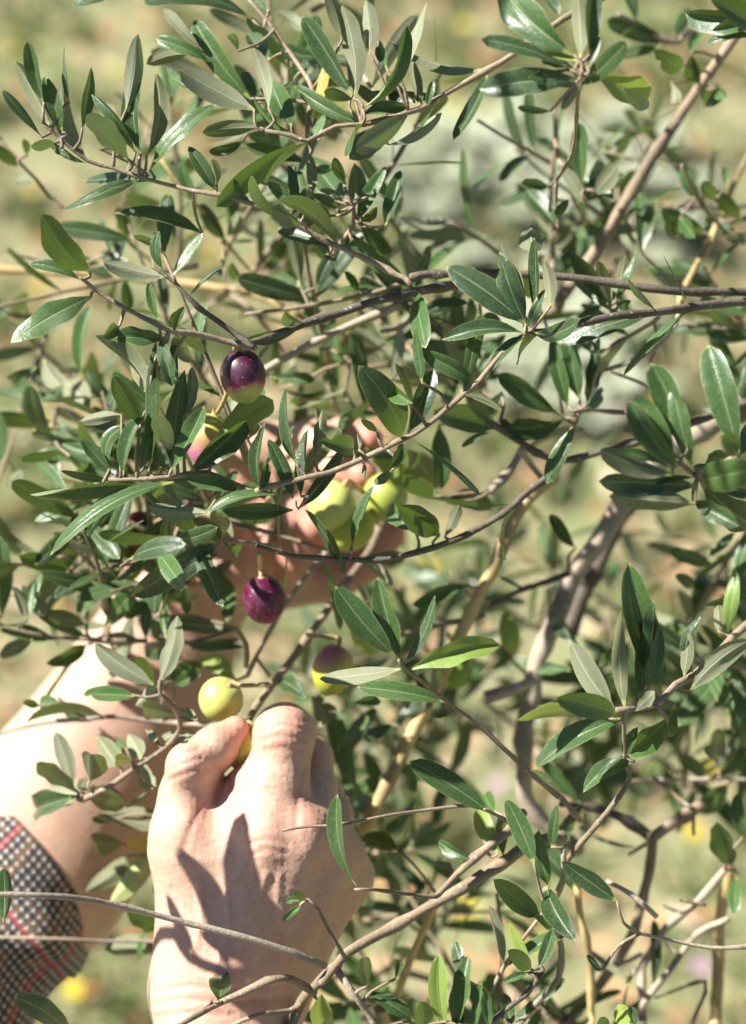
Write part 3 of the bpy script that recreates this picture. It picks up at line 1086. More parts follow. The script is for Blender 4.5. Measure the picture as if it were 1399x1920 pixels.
NU, NV = 13, 7
def leaf_mesh(base, tip, width, normal, bend=0.0, arch=0.06, twist=0.0, fold=0.25, curl=0.25, ripple=0.0, seed=0.0, bite=None):
    """leaf sheet: base/tip world points, width metres, normal of the upper face"""
    ax = tip - base; L = np.linalg.norm(ax); ax = ax / L
    nm = normal - ax * normal.dot(ax); nm /= np.linalg.norm(nm)
    sd = np.cross(nm, ax)
    us = np.linspace(0, 1, NU) ** 0.92
    vs = np.linspace(-1, 1, NV)
    t = np.clip((us - .065) / .935, 0, 1)
    blunt = .46 + .20 * ((seed * 7.31) % 1.0)
    prof = (t ** .60) * ((1 - t) ** blunt); prof = prof / prof.max()
    prof = np.maximum(prof, np.where(us < .1, .085, 0.03))
    prof[-1] = 0.02
    hw = prof * width / 2
    U, Vv = np.meshgrid(us, vs, indexing='ij')
    H = np.repeat(hw[:, None], NV, 1)
    rp = 1 + ripple * np.sin(U * 15 + seed * 7 + np.sign(Vv) * 1.3)
    across = H * Vv * np.where(np.abs(Vv) > .9, rp, 1.0)
    if bite is not None:
        across = np.where((np.sign(Vv) == bite) & (U > .72), across * (0.55 + .25 * np.sin(U * 40 + seed)), across)
    up = H * (fold * np.abs(Vv) - curl * np.abs(Vv) ** 3) + ripple * H * .8 * np.sin(U * 13 + seed * 5 + Vv) * np.abs(Vv)
    tw = twist * (U - .5)
    a2 = across * np.cos(tw) - up * np.sin(tw); u2 = across * np.sin(tw) + up * np.cos(tw)
    hump = 4 * U * (1 - U)
    hump2 = hump * (1.15 - .3 * U)
    P = (base + ax * (U * L)[..., None] + sd * (a2 + bend * L * hump)[..., None] + nm * (u2 + arch * L * hump2)[..., None])
    i = np.arange(NU * NV).reshape(NU, NV)
    F = np.stack([i[:-1, :-1], i[1:, :-1], i[1:, 1:], i[:-1, 1:]], -1).reshape(-1, 4)
    uv = np.stack([U, Vv * .5 + .5], -1).reshape(-1, 2)
    V = P.reshape(-1, 3)
    # orient so that the face normal agrees with the upper side
    a, b, c = V[F[NV * 3]][:3]
    if np.cross(b - a, c - b).dot(nm) < 0:
        F = F[:, ::-1]
    return V, F, uv

def parse_tree():
    B, Lv = [], []
    ox = oy = 0; s = 1; d = .9
    for line in TREE.strip().splitlines():
        k = line.split()
        if not k: continue
        if k[0] == 'R': ox, oy, s = map(float, k[1:4])
        elif k[0] == 'D': d = float(k[1])
        elif k[0] == 'B':
            i = k.index(':')
            r0, r1, d0, d1 = map(float, k[2:6]); q = list(map(float, k[i + 1:]))
            pts = np.array(q).reshape(-1, 2) * s + [ox, oy]
            B.append((k[1], r0 * s, r1 * s, d0, d1, pts))
        elif k[0] == 'L':
            bx, by, tx, ty, w = map(float, k[1:6])
            Lv.append((bx * s + ox, by * s + oy, tx * s + ox, ty * s + oy, w * s, d, k[6], k[7:]))
    return B, Lv

BRANCHES, LEAVES = parse_tree()
BMAT = {'b': M_BARK, 'd': M_BARKD, 'g': M_BARK, 'p': M_PALE, 'c': M_CANE}
TRUNK_TOP = np.array([0.20, 0.93, 0.42])
tree = empty('olive_tree', (0.20, 0.93, 0.0))
tag(tree, 'olive tree with slender grey green leaves, twiggy branches and golden canes', 'tree')

def build_trunk():
    P = [[.20, .93, -.05], [.205, .93, .10], [.19, .925, .26], [.20, .93, .42], [.215, .935, .50]]
    C, R = catmull(P, [.085, .06, .05, .052, .035], .02)
    ang = rng.normal(0, 1, 16)
    V, F = tube(C, R * (1 + .06 * np.sin(np.arange(len(R)) * .9)), 16)
    V[:-2] += (np.tile(ang, len(C)) * .003)[:, None] * np.array([1, .6, 0])
    mesh_obj('trunk', V, F, M_BARKD, parent=tree)
    # limbs that carry the side branches beyond the right of the view
    for pts, r0, r1 in (([TRUNK_TOP, W(1500, 2150, 1.0), W(1640, 1700, .95), W(1680, 1300, .92), W(1670, 900, .90), W(1650, 500, .92), W(1600, 100, .95), W(1500, -200, .97)], .026, .008),):
        C, R = catmull(pts, np.linspace(r0, r1, len(pts)), .015)
        V, F = tube(C, R, 10)
        mesh_obj('branch', V, F, M_BARK, parent=tree)
build_trunk()

BR = []          # (object, centreline px, depth, radius, world)
def build_branch(i, mat, r0, r1, d0, d1, pts):
    n = len(pts)
    seg = np.r_[0, np.cumsum(np.linalg.norm(np.diff(pts, axis=0), axis=1))]; f = seg / seg[-1]
    D = d0 + (d1 - d0) * f
    D = D + .004 * np.sin(f * 9 + i)
    P = np.array([W(x, y, d) for (x, y), d in zip(pts, D)])
    # stems that leave the picture at the bottom run on to the trunk
    R = (r0 + (r1 - r0) * f) * D / FPX
    if pts[-1][1] > 1925 and r1 > 5:
        P = np.vstack([P, (P[-1] + TRUNK_TOP) / 2 + [0, 0, -.03], TRUNK_TOP + rng.uniform(-.02, .02, 3) * [1, 1, 0]]); R = np.r_[R, R[-1] * 1.15, R[-1] * 1.4]
    C, Rr = catmull(P, R, .006)
    m = len(C)
    s = np.arange(m) * .006
    # nodes, knobs and a slight wander
    ph = random.random() * 6
    knob = np.zeros(m)
    x = .008 + .02 * random.random()
    while x < s[-1]:
        knob += .38 * np.exp(-((s - x) / .0022) ** 2) * random.uniform(.4, 1.2); x += random.uniform(.014, .03)
    thin = np.clip(.004 / Rr, .25, 1)
    Rr = Rr * (1 + (.05 * np.sin(s * 140 + ph) + knob) * thin)
    wob = np.stack([np.sin(s * 95 + ph), np.sin(s * 71 + 2 * ph), np.cos(s * 83 + ph)], -1) * (np.minimum(Rr, .0025) * .16)[:, None]
    C2 = C + wob
    sides = 10 if Rr.max() > .0035 else 7
    V, F = tube(C2, Rr, sides)
    ng = len(V) - 2
    V[:ng] += rng.normal(0, 1, (ng, 3)) * (np.repeat(np.minimum(Rr, .003), sides) * .05)[:, None]
    o = mesh_obj('branch' if max(r0, r1) > 6.5 else 'twig', V, F, BMAT[mat], parent=tree)
    rel = C2 - CAMV
    X = rel[:, 0]; Yc = rel[:, 1] * sP + rel[:, 2] * cP; Zc = -rel[:, 1] * cP + rel[:, 2] * sP
    px = np.stack([X / -Zc * FPX + 699.5, 960 - Yc / -Zc * FPX], -1)
    BR.append((o, px, -Zc, Rr, C2))
    # spurs: bud stubs along thinner twigs
    return o
for i, b in enumerate(BRANCHES):
    build_branch(i, *b)

ALLPX = np.concatenate([b[1] for b in BR]); ALLD = np.concatenate([b[2] for b in BR])
ALLI = np.concatenate([np.full(len(b[1]), i) for i, b in enumerate(BR)])
ALLW = np.concatenate([b[4] for b in BR]); ALLR = np.concatenate([b[3] for b in BR])

def leaf_from_px(bx, by, tx, ty, w, d, side, extra, seed):
    rs = random.Random(seed)
    opt = {}
    mat = M_LEAF
    for e in extra:
        if e == 'y': mat = M_YOUNG
        elif e == 'Y': mat = M_YELLOW
        else: opt[e[0]] = float(e[1:])
    # seat the leaf on the nearest twig of about its own depth
    dd = np.hypot(ALLPX[:, 0] - bx, ALLPX[:, 1] - by) + np.abs(ALLD - d) * 1500
    j = int(np.argmin(dd))
    lat = math.hypot(ALLPX[j, 0] - bx, ALLPX[j, 1] - by)
    db = d
    if lat < 45 and abs(ALLD[j] - d) < .06:
        db = ALLD[j] - min(ALLR[j] * .6, .002)
    L = math.hypot(tx - bx, ty - by)
    ratio = w / max(L, 1)
    true_ratio = rs.uniform(.21, .27)
    dz = opt.get('z')
    if dz is None:
        dz = rs.uniform(-.22, .22)
        if ratio > .36:
            Lt = w / .30
            dz = math.sqrt(max(Lt * Lt - L * L, 0)) / L * rs.choice([-1, 1]) * .9
    dt = db + dz * L / FPX * db
    base = W(bx, by, db); tip = W(tx, ty, dt)
    ax = tip - base; ax /= np.linalg.norm(ax)
    mid = (base + tip) / 2
    view = CAMV - mid; view /= np.linalg.norm(view)
    n = view - ax * view.dot(ax); n /= np.linalg.norm(n)
    s = np.cross(ax, n)
    phi = math.acos(min(1, ratio / true_ratio)) if ratio < true_ratio else 0.0
    phi = min(max(phi, math.radians(rs.uniform(6, 24))), math.radians(62))
    sg = 1 if s.dot(SUNV) > 0 else -1
    if side.endswith('-'): sg = -sg
    elif not side.endswith('+'): sg *= rs.choice([1, 1, -1])
    nv = n * math.cos(phi) + s * (math.sin(phi) * sg)          # normal of the face we see
    wt = min(1.0 * w / FPX * db / math.cos(phi), .31 * np.linalg.norm(tip - base))
    up = nv if side[0] == 'u' else -nv
    b = opt.get('b', rs.uniform(-.035, .035))
    sd = np.cross(up - ax * up.dot(ax), ax)
    # bend is given positive towards the left of base->tip on screen
    left = c2w(np.array([-(ty - by), -(tx - bx), 0.0]) * -1 + 0) - c2w(np.zeros(3))
    left = np.array(left)
    scr = np.array([(ty - by), (tx - bx)])       # screen vector (dy, -dx) with y flipped to camera up
    lw = c2w(np.array([ty - by, tx - bx, 0.0])) - c2w(np.zeros(3))
    if sd.dot(lw) < 0: b = -b
    arch = opt.get('c', rs.uniform(-.05, .15))
    V, F, uv = leaf_mesh(base, tip, wt, up, b, arch, rs.uniform(-1.0, 1.0), rs.uniform(.10, 1.0), rs.uniform(.0, .35),
                         rs.uniform(0, .05) if rs.random() < .8 else rs.uniform(.06, .14), seed * 1.37,
                         bite=rs.choice([-1, 1]) if rs.random() < .03 else None)
    return V, F, uv, mat, rs.random(), j, lat, base

leaf_items = []
for q, (bx, by, tx, ty, w, d, side, extra) in enumerate(LEAVES):
    V, F, uv, mat, tone, j, lat, base = leaf_from_px(bx, by, tx, ty, w, d, side, extra, 1000 + q)
    leaf_items.append([math.hypot(tx - bx, ty - by) * w, V, F, uv, mat, tone, j, lat, base])

# leaves whose base stands off its twig get a short connecting shoot
shoots = []
for it in leaf_items:
    _, V, F, uv, mat, tone, j, lat, base = it
    k = int(np.argmin(np.linalg.norm(ALLW - base, axis=1)))
    it[6] = k
    gap = np.linalg.norm(ALLW[k] - base)
    if ALLR[k] + .002 < gap < .032:
        a, b = base, ALLW[k]
        m = (a + b) / 2 + rng.normal(0, .0015, 3)
        C, R = catmull([a, m, b], [.0006, .0007, .0009], .004)
        o = mesh_obj('twig', *tube(C, R, 5), M_BARK, parent=BR[ALLI[k]][0])
        shoots.append(o)

leaf_items.sort(key=lambda r: -r[0])
MAXLEAF = 288
for it in leaf_items[:MAXLEAF]:
    _, V, F, uv, mat, tone, k, lat, base = it
    mesh_obj('leaf', V, F, mat, parent=BR[ALLI[k]][0], uvs=uv, tone=np.full(len(V), tone))

# ------------------------------------------------------------------ the rest of the crown
FOL = [[], [], [], 0]
TWG = [[], [], 0]
def keeps_clear(P):
    """False for filler that would hang before the near hand or between it and the sun"""
    for q in (P[0], P[-1], P[len(P) // 2]):
        for hc, hr in ((W(430, 1640, .885), .062), (W(430, 1430, .885), .05), (W(420, 1820, .885), .06), (W(660, 950, .97), .02), (W(456, 706, .862), .012)):
            for dr in (SUNV, (CAMV - hc) / np.linalg.norm(CAMV - hc)):
                v = q - hc; tt = v.dot(dr)
                if tt > -.03 and np.linalg.norm(v - dr * tt) < hr: return False
    return True
def fol_add(V, F, uv, tone, check=True):
    if check and not keeps_clear(V): return
    FOL[0].append(V); FOL[1].append(F + FOL[3]); FOL[2].append((uv, np.full(len(V), tone))); FOL[3] += len(V)
for it in leaf_items[MAXLEAF:]:
    fol_add(it[1], it[2], it[3], it[5], False)

def sprig(start, direction, length, n):
    """a leafy shoot with opposite leaf pairs"""
    dr = np.array(direction, float); dr /= np.linalg.norm(dr)
    cur = rng.normal(0, .25, 3)
    t = np.linspace(0, 1, 5)
    P = start + dr * (t * length)[:, None] + cur * (t ** 2 * length * .4)[:, None]
    if not keeps_clear(P): return
    V, F = tube(P, np.linspace(.0016, .0006, 5), 5)
    TWG[0].append(V); TWG[1] += [tuple(i + TWG[2] for i in f) for f in F]; TWG[2] += len(V)
    ref = np.cross(dr, rng.normal(0, 1, 3)); ref /= np.linalg.norm(ref)
    for i in range(n):
        u = (i + .6) / n
        base = start + dr * (u * length) + cur * (u * u * length * .4)
        a = i * math.pi / 2 + rng.normal(0, .3)
        o2 = np.cross(dr, ref)
        for sgn in (1, -1):
            out = (math.cos(a) * ref + math.sin(a) * o2) * sgn
            la = out * .8 + dr * rng.uniform(.35, .9); la /= np.linalg.norm(la)
            L = rng.uniform(.022, .042)
            up = dr + rng.normal(0, .35, 3)
            V, F, uv = leaf_mesh(base, base + la * L, L * rng.uniform(.19, .27), up, rng.normal(0, .03), rng.uniform(0, .1), rng.normal(0, .3), .25, .25)
            fol_add(V, F, uv, rng.random())

# regions of the photograph where the crown behind is dense: x0 y0 x1 y1 depth0 depth1 count
for x0, y0, x1, y1, d0, d1, cnt in ((640, 1150, 980, 1500, 1.08, 1.34, 26), (1000, 1080, 1399, 1420, 1.08, 1.36, 22),
                                    (150, 900, 440, 1190, .935, .985, 20), (350, 840, 560, 1070, .89, .95, 9), (560, 20, 760, 420, .93, 1.02, 5), (600, 620, 960, 860, .96, 1.05, 7), (60, 560, 420, 900, .96, 1.05, 8), (960, 380, 1380, 560, 1.02, 1.14, 9),
                                    (200, 300, 480, 640, .98, 1.08, 7), (480, 60, 760, 420, .95, 1.02, 6),
                                    (620, 1560, 760, 1760, 1.02, 1.1, 5), (560, 1480, 760, 1560, 1.0, 1.1, 4),
                                    (1400, 950, 1620, 1400, .92, 1.2, 14), (1400, 350, 1620, 900, .95, 1.2, 10),
                                    (500, 1780, 1000, 1930, 1.0, 1.1, 8), (1100, 1400, 1390, 1480, 1.05, 1.2, 5)):
    for _ in range(cnt):
        p = W(rng.uniform(x0, x1), rng.uniform(y0, y1), rng.uniform(d0, d1))
        sprig(p, rng.normal(0, 1, 3) + np.array([-.3, -.1, .5]), rng.uniform(.05, .10), int(rng.integers(3, 6)))

# smaller leaves set in pairs along the twigs
def dens(x, y):
    if not (-60 < x < 1460 and -60 < y < 1980): return .25
    if 270 < x < 720 and 1270 < y < 1930: return 0.0           # the near hand stays clear
    if x < 330 and 1210 < y < 1520: return .12
    if x < 300 and y > 1480: return .15
    for ox, oy in ((456, 706), (495, 1124), (716, 930), (622, 950), (655, 992), (414, 1312), (624, 1256), (690, 880)):
        if math.hypot(x - ox, y - oy) < 85: return 0.0
    if x > 960 and y > 1400: return .10
    if x > 800 and y > 1000: return .22
    if 760 < x < 1300 and 180 < y < 440: return .35
    if x < 110: return .4
    return .38
for o, px, dp, rr, cw in BR:
    if rr.max() > .0052: continue
    k = rng.integers(1, 4)
    while k < len(cw) - 2:
        x, y = px[k]
        if rng.random() < dens(x, y) * (1.0 if rr[k] < .0028 else .5):
            T = cw[k - 1] - cw[k + 1]; T /= np.linalg.norm(T) + 1e-9
            a = rng.uniform(0, 6.28)
            ref = np.cross(T, [0.2, .3, .9]); ref /= np.linalg.norm(ref); o2 = np.cross(T, ref)
            for sgn in ((1, -1) if rng.random() < .6 else (1,)):
                out = (math.cos(a) * ref + math.sin(a) * o2) * sgn
                la = out * rng.uniform(.6, 1.0) + T * rng.uniform(.3, .9) + np.array([-.1, 0, .15]); la /= np.linalg.norm(la)
                L = rng.uniform(.027, .045)
                V, F, uv = leaf_mesh(cw[k] + out * rr[k] * .6, cw[k] + la * L, L * rng.uniform(.17, .24), T + rng.normal(0, .3, 3) + SUNV * .4, rng.normal(0, .03), rng.uniform(-.02, .1), rng.normal(0, .4), rng.uniform(.1, .7), .15)
                tips = np.array(cw[k] + la * L) - CAMV
                fol_add(V, F, uv, rng.random())
        k += int(rng.integers(3, 7))

# an overhead limb added out of view to shade the inner crown
OV = np.array([-.61, 1.12, 1.68])
C, R = catmull([W(1500, -200, .97), [.32, .98, 1.86], [.0, 1.04, 1.98], [-.30, 1.10, 1.90], OV + [0, .01, .0], OV + [-.12, 0, -.03]], [.009, .009, .008, .007, .005, .002], .02)
mesh_obj('branch', *tube(C, R, 9), M_BARK, parent=tree)
for _ in range(15):
    q = rng.normal(0, 1, 3); q = q / np.linalg.norm(q) * .12 * rng.random() ** .4
    sprig(OV + q * [1, .8, 1], q * 4 + rng.normal(0, .5, 3), rng.uniform(.06, .10), int(rng.integers(4, 6)))

# unseen spray added above the view to shade the leaf cluster at the right edge
OV2 = W(1285, 935, .79) + SUNV * .60
C, R = catmull([[-.30, 1.10, 1.90], [-.32, .9, 1.86], OV2 + [0, .06, .04], OV2, OV2 + [.03, -.04, -.02]], [.005, .0045, .003, .0024, .0012], .02)
mesh_obj('branch', *tube(C, R, 8), M_BARK, parent=tree)
for _ in range(9):
    sprig(OV2 + rng.normal(0, .028, 3), rng.normal(0, 1, 3), rng.uniform(.05, .08), 4)

fuv = np.concatenate([a for a, _ in FOL[2]]); ftn = np.concatenate([b for _, b in FOL[2]])
fo = mesh_obj('foliage', np.concatenate(FOL[0]), np.concatenate(FOL[1]), M_LEAF, parent=tree, uvs=fuv, tone=ftn)
tag(fo, kind='stuff')
to = mesh_obj('twigs', np.concatenate(TWG[0]), TWG[1], M_BARK, parent=tree)
tag(to, kind='stuff')
# ------------------------------------------------------------------ ground and meadow
def build_ground():
    n = 90
    def axis(lo, hi, c, near):
        t = np.linspace(-1, 1, n)
        return c + np.sign(t) * (np.abs(t) ** 4 * (hi - lo) / 2 + np.abs(t) * near)
    xs = axis(-300, 300, 0.0, 2.5); ys = axis(-300, 300, 2.3, 2.5)
    X, Y = np.meshgrid(xs, ys)
    Z = 0.018 * np.sin(X * 5.1 + 1.3 * np.sin(Y * 3.3)) * np.cos(Y * 4.3) + 0.01 * np.sin(X * 13 + Y * 11)
    v = np.stack([X, Y, Z - 0.02], -1).reshape(-1, 3)
    i = np.arange(n * n).reshape(n, n)
    f = np.stack([i[:-1, :-1], i[:-1, 1:], i[1:, 1:], i[1:, :-1]], -1).reshape(-1, 4)
    o = mesh_obj('ground', v, f, M_GROUND)
    tag(o, 'dry sunlit meadow ground of soil and short grass', 'ground', kind='structure')
build_ground()

def blades(name, pts, h0, h1, w, mat, tones, lean=0.6, parent=None):
    """thin tapering two-quad blades rooted at pts"""
    n = len(pts)
    h = rng.uniform(h0, h1, n); a = rng.uniform(0, 2 * np.pi, n)
    ln = rng.uniform(0.1, lean, n) * h; la = rng.uniform(0, 2 * np.pi, n)
    side = np.stack([np.cos(a), np.sin(a), 0 * a], -1) * (w * rng.uniform(.6, 1.3, n))[:, None]
    lv = np.stack([np.cos(la) * ln, np.sin(la) * ln, 0 * la], -1)
    up = np.array([0, 0, 1.0])
    p0 = pts; p1 = pts + lv * 0.35 + up * (h * .6)[:, None]; p2 = pts + lv + up * h[:, None]
    v = np.stack([p0 - side, p0 + side, p1 - side * .8, p1 + side * .8, p2 - side * .15, p2 + side * .15], 1)
    b = (np.arange(n) * 6)[:, None]
    f = np.concatenate([b + np.array([[0, 1, 3, 2]]), b + np.array([[2, 3, 5, 4]])], 0)
    return mesh_obj(name, v.reshape(-1, 3), f, mat, tone=np.repeat(tones, 6), parent=parent)

def build_meadow():
    # tufts, each of its own colour from fresh green to straw
    nt = 1250
    tx = rng.uniform(-1.5, 1.7, nt); ty = rng.uniform(0.9, 4.6, nt); tt = np.clip(np.where(rng.random(nt) < .5, rng.normal(.12, .12, nt), rng.normal(.72, .2, nt)), 0, 1); tr = rng.uniform(.015, .06, nt)
    per = 24
    ang = rng.uniform(0, 2 * np.pi, (nt, per)); rad = np.sqrt(rng.random((nt, per))) * tr[:, None]
    x = (tx[:, None] + np.cos(ang) * rad).ravel(); y = (ty[:, None] + np.sin(ang) * rad).ravel()
    pts = np.stack([x, y, np.full_like(x, -0.02)], -1)
    tones = np.clip(np.repeat(tt, per) + rng.normal(0, .08, len(x)), 0, 1)
    o = blades('meadow_grass', pts, 0.02, 0.075, 0.0036, M_GRASS, tones, 1.2)
    tag(o, 'short dry and green meadow grass out of focus behind the branches', 'grass', kind='stuff')
    # curled dead leaves lying about
    n = 3000
    x = rng.uniform(-1.5, 1.7, n); y = rng.uniform(0.9, 4.6, n); a = rng.uniform(0, 6.28, n)
    L = rng.uniform(.012, .035, n); w = L * .3
    d = np.stack([np.cos(a), np.sin(a), rng.uniform(-.1, .3, n)], -1); s = np.stack([-np.sin(a), np.cos(a), rng.uniform(-.4, .4, n)], -1)
    c = np.stack([x, y, np.full(n, .012)], -1)
    v = np.stack([c - d * L[:, None], c + s * w[:, None] + [0, 0, .004], c + d * L[:, None], c - s * w[:, None] + [0, 0, .004]], 1)
    f = (np.arange(n) * 4)[:, None] + np.array([[0, 1, 2, 3]])
    o = mesh_obj('leaf_litter', v.reshape(-1, 3), f, M_LITTER, tone=np.repeat(rng.random(n), 4))
    tag(o, 'scattered dry brown fallen leaves in the meadow', 'fallen leaves', kind='stuff')
build_meadow()

def flower(px, py, mat, R, group, label, cat='flower'):
    g = ground_pt(px, py)
    h = 0.07 + 0.03 * random.random()
    # keep the head on the sight line: step the root back along the ground
    ray = (g - CAMV); ray = ray / abs(ray[2])
    top = g - ray * h
    root = np.array([top[0], top[1], -0.02])
    e = empty('meadow_flower', root)
    tag(e, label, cat, group)
    tv, tf = tube([root, (root + top) / 2 + [0.006, 0.002, 0], top], [0.0016, 0.0014, 0.0012], 5)
    mesh_obj('stalk', tv, tf, M_GRASS, parent=e, tone=np.full(len(tv), .2))
    nrm = np.array([0.1, -0.35, 1.0]); nrm /= np.linalg.norm(nrm)
    a = np.cross(nrm, [1, 0, 0]); a /= np.linalg.norm(a); b = np.cross(nrm, a)
    V, F = [], []
    k = 11
    for i in range(k):
        t = 2 * math.pi * i / k
        dr = math.cos(t) * a + math.sin(t) * b; sd = -math.sin(t) * a + math.cos(t) * b
        s0 = len(V)
        for u, w in ((.15, .07), (.6, .24), (.95, .16)):
            z = nrm * (R * (.25 * u - .1 * u * u))
            V += [top + dr * R * u + sd * R * w + z, top + dr * R * u - sd * R * w + z + nrm * .0006]
        F += [(s0, s0 + 1, s0 + 3, s0 + 2), (s0 + 2, s0 + 3, s0 + 5, s0 + 4)]
    mesh_obj('petals', V, F, mat, parent=e, tone=np.full(len(V), random.random()))
    V, F = [], []
    for j, (r, z) in enumerate(((.30, .02), (.24, .12), (.1, .17))):
        for i in range(8):
            t = 2 * math.pi * i / 8
            V.append(top + (math.cos(t) * a + math.sin(t) * b) * R * r + nrm * R * z)
    for j in range(2):
        for i in range(8):
            F.append((j * 8 + i, j * 8 + (i + 1) % 8, (j + 1) * 8 + (i + 1) % 8, (j + 1) * 8 + i))
    F.append(tuple(range(16, 24)))
    mesh_obj('flower_centre', V, F, M_YPETAL, parent=e, tone=np.zeros(len(V)))
# ------------------------------------------------------------------ the picker: two bare forearms and hands, checked shirt
def surface_nets(vol, origin, h):
    ins = vol < 0
    nx, ny, nz = vol.shape
    c = np.zeros((nx - 1, ny - 1, nz - 1), dtype=np.int8)
    for dx in (0, 1):
        for dy in (0, 1):
            for dz in (0, 1):
                c += ins[dx:nx - 1 + dx, dy:ny - 1 + dy, dz:nz - 1 + dz]
    act = (c > 0) & (c < 8)
    I = np.argwhere(act)
    idx = -np.ones(act.shape, dtype=np.int64); idx[act] = np.arange(len(I))
    acc = np.zeros((len(I), 3)); cnt = np.zeros(len(I))
    corners = [(a, b, e) for a in (0, 1) for b in (0, 1) for e in (0, 1)]
    for a in corners:
        for ax in range(3):
            if a[ax]: continue
            b = list(a); b[ax] = 1
            va = vol[I[:, 0] + a[0], I[:, 1] + a[1], I[:, 2] + a[2]]; vb = vol[I[:, 0] + b[0], I[:, 1] + b[1], I[:, 2] + b[2]]
            m = (va < 0) != (vb < 0)
            t = np.where(m, va / np.where(va - vb == 0, 1, va - vb), 0)
            p = np.tile(np.array(a, float), (len(I), 1)); p[:, ax] += t
            acc[m] += p[m]; cnt[m] += 1
    V = (I + acc / cnt[:, None]) * h + origin
    Fs = []
    for ax in range(3):
        s0 = [slice(None)] * 3; s1 = [slice(None)] * 3
        s0[ax] = slice(0, -1); s1[ax] = slice(1, None)
        A, B = ins[tuple(s0)], ins[tuple(s1)]
        E = np.argwhere(A != B)
        o1, o2 = [i for i in range(3) if i != ax]
        E = E[(E[:, o1] > 0) & (E[:, o2] > 0) & (E[:, o1] < vol.shape[o1] - 1) & (E[:, o2] < vol.shape[o2] - 1)]
        def g(d1, d2):
            q = E.copy(); q[:, o1] += d1; q[:, o2] += d2
            return idx[q[:, 0], q[:, 1], q[:, 2]]
        quad = np.stack([g(-1, -1), g(0, -1), g(0, 0), g(-1, 0)], -1)
        flip = A[E[:, 0], E[:, 1], E[:, 2]]
        if ax == 1: flip = ~flip
        quad[~flip] = quad[~flip][:, ::-1]
        Fs.append(quad)
    return V, np.concatenate(Fs)

class Field:
    """signed distance field sampled on a grid in camera space"""
    def __init__(s, lo, hi, h):
        s.lo = np.asarray(lo, float); s.h = h
        n = np.ceil((np.asarray(hi) - s.lo) / h).astype(int) + 1
        g = [(s.lo[i] + h * np.arange(n[i])).astype(np.float32) for i in range(3)]
        s.X, s.Y, s.Z = g[0][:, None, None], g[1][None, :, None], g[2][None, None, :]
        s.v = np.full(n, 1e3, dtype=np.float32)
    def cone(s, a, b, ra, rb, flat=None):
        """capsule with linearly varying radius"""
        a = np.asarray(a, np.float32); b = np.asarray(b, np.float32); ba = b - a
        px, py, pz = s.X - a[0], s.Y - a[1], s.Z - a[2]
        t = np.clip((px * ba[0] + py * ba[1] + pz * ba[2]) / max(float(ba.dot(ba)), 1e-12), 0, 1)
        dx, dy, dz = px - ba[0] * t, py - ba[1] * t, pz - ba[2] * t
        return np.sqrt(dx * dx + dy * dy + dz * dz) - (ra + (rb - ra) * t)
    def add(s, d, k=.004):
        h = np.maximum(k - np.abs(s.v - d), 0) / k
        s.v = np.minimum(s.v, d) - h * h * k * .25
    def cut(s, d, k=.002):
        d = -d
        h = np.maximum(k - np.abs(s.v - d), 0) / k
        s.v = np.maximum(s.v, d) + h * h * k * .25

def J(x, y, d, r):
    return cam_pt(x, y, d + OFF), r / FPX * (d + OFF)

def chain(fl, joints, k=.004, inner=.003):
    """joints: list of (x, y, depth, r px); finger built separately then blended in with k"""
    tmp = None
    for a, b in zip(joints[:-1], joints[1:]):
        (pa, ra), (pb, rb) = J(*a), J(*b)
        d = fl.cone(pa, pb, ra, rb)
        if tmp is None: tmp = d
        else:
            h = np.maximum(inner - np.abs(tmp - d), 0) / inner
            tmp = np.minimum(tmp, d) - h * h * inner * .25
    fl.add(tmp, k)

def flush(V, spots):
    t = np.zeros(len(V))
    for (x, y, d), r, a in spots:
        c = cam_pt(x, y, d + OFF)
        t = np.maximum(t, a * np.exp(-(np.linalg.norm(V - c, axis=1) / (r / FPX * d)) ** 2))
    return t

OFF = 0.0
def smin(a, b, k):
    h = np.maximum(k - np.abs(a - b), 0) / k
    return np.minimum(a, b) - h * h * k * .25

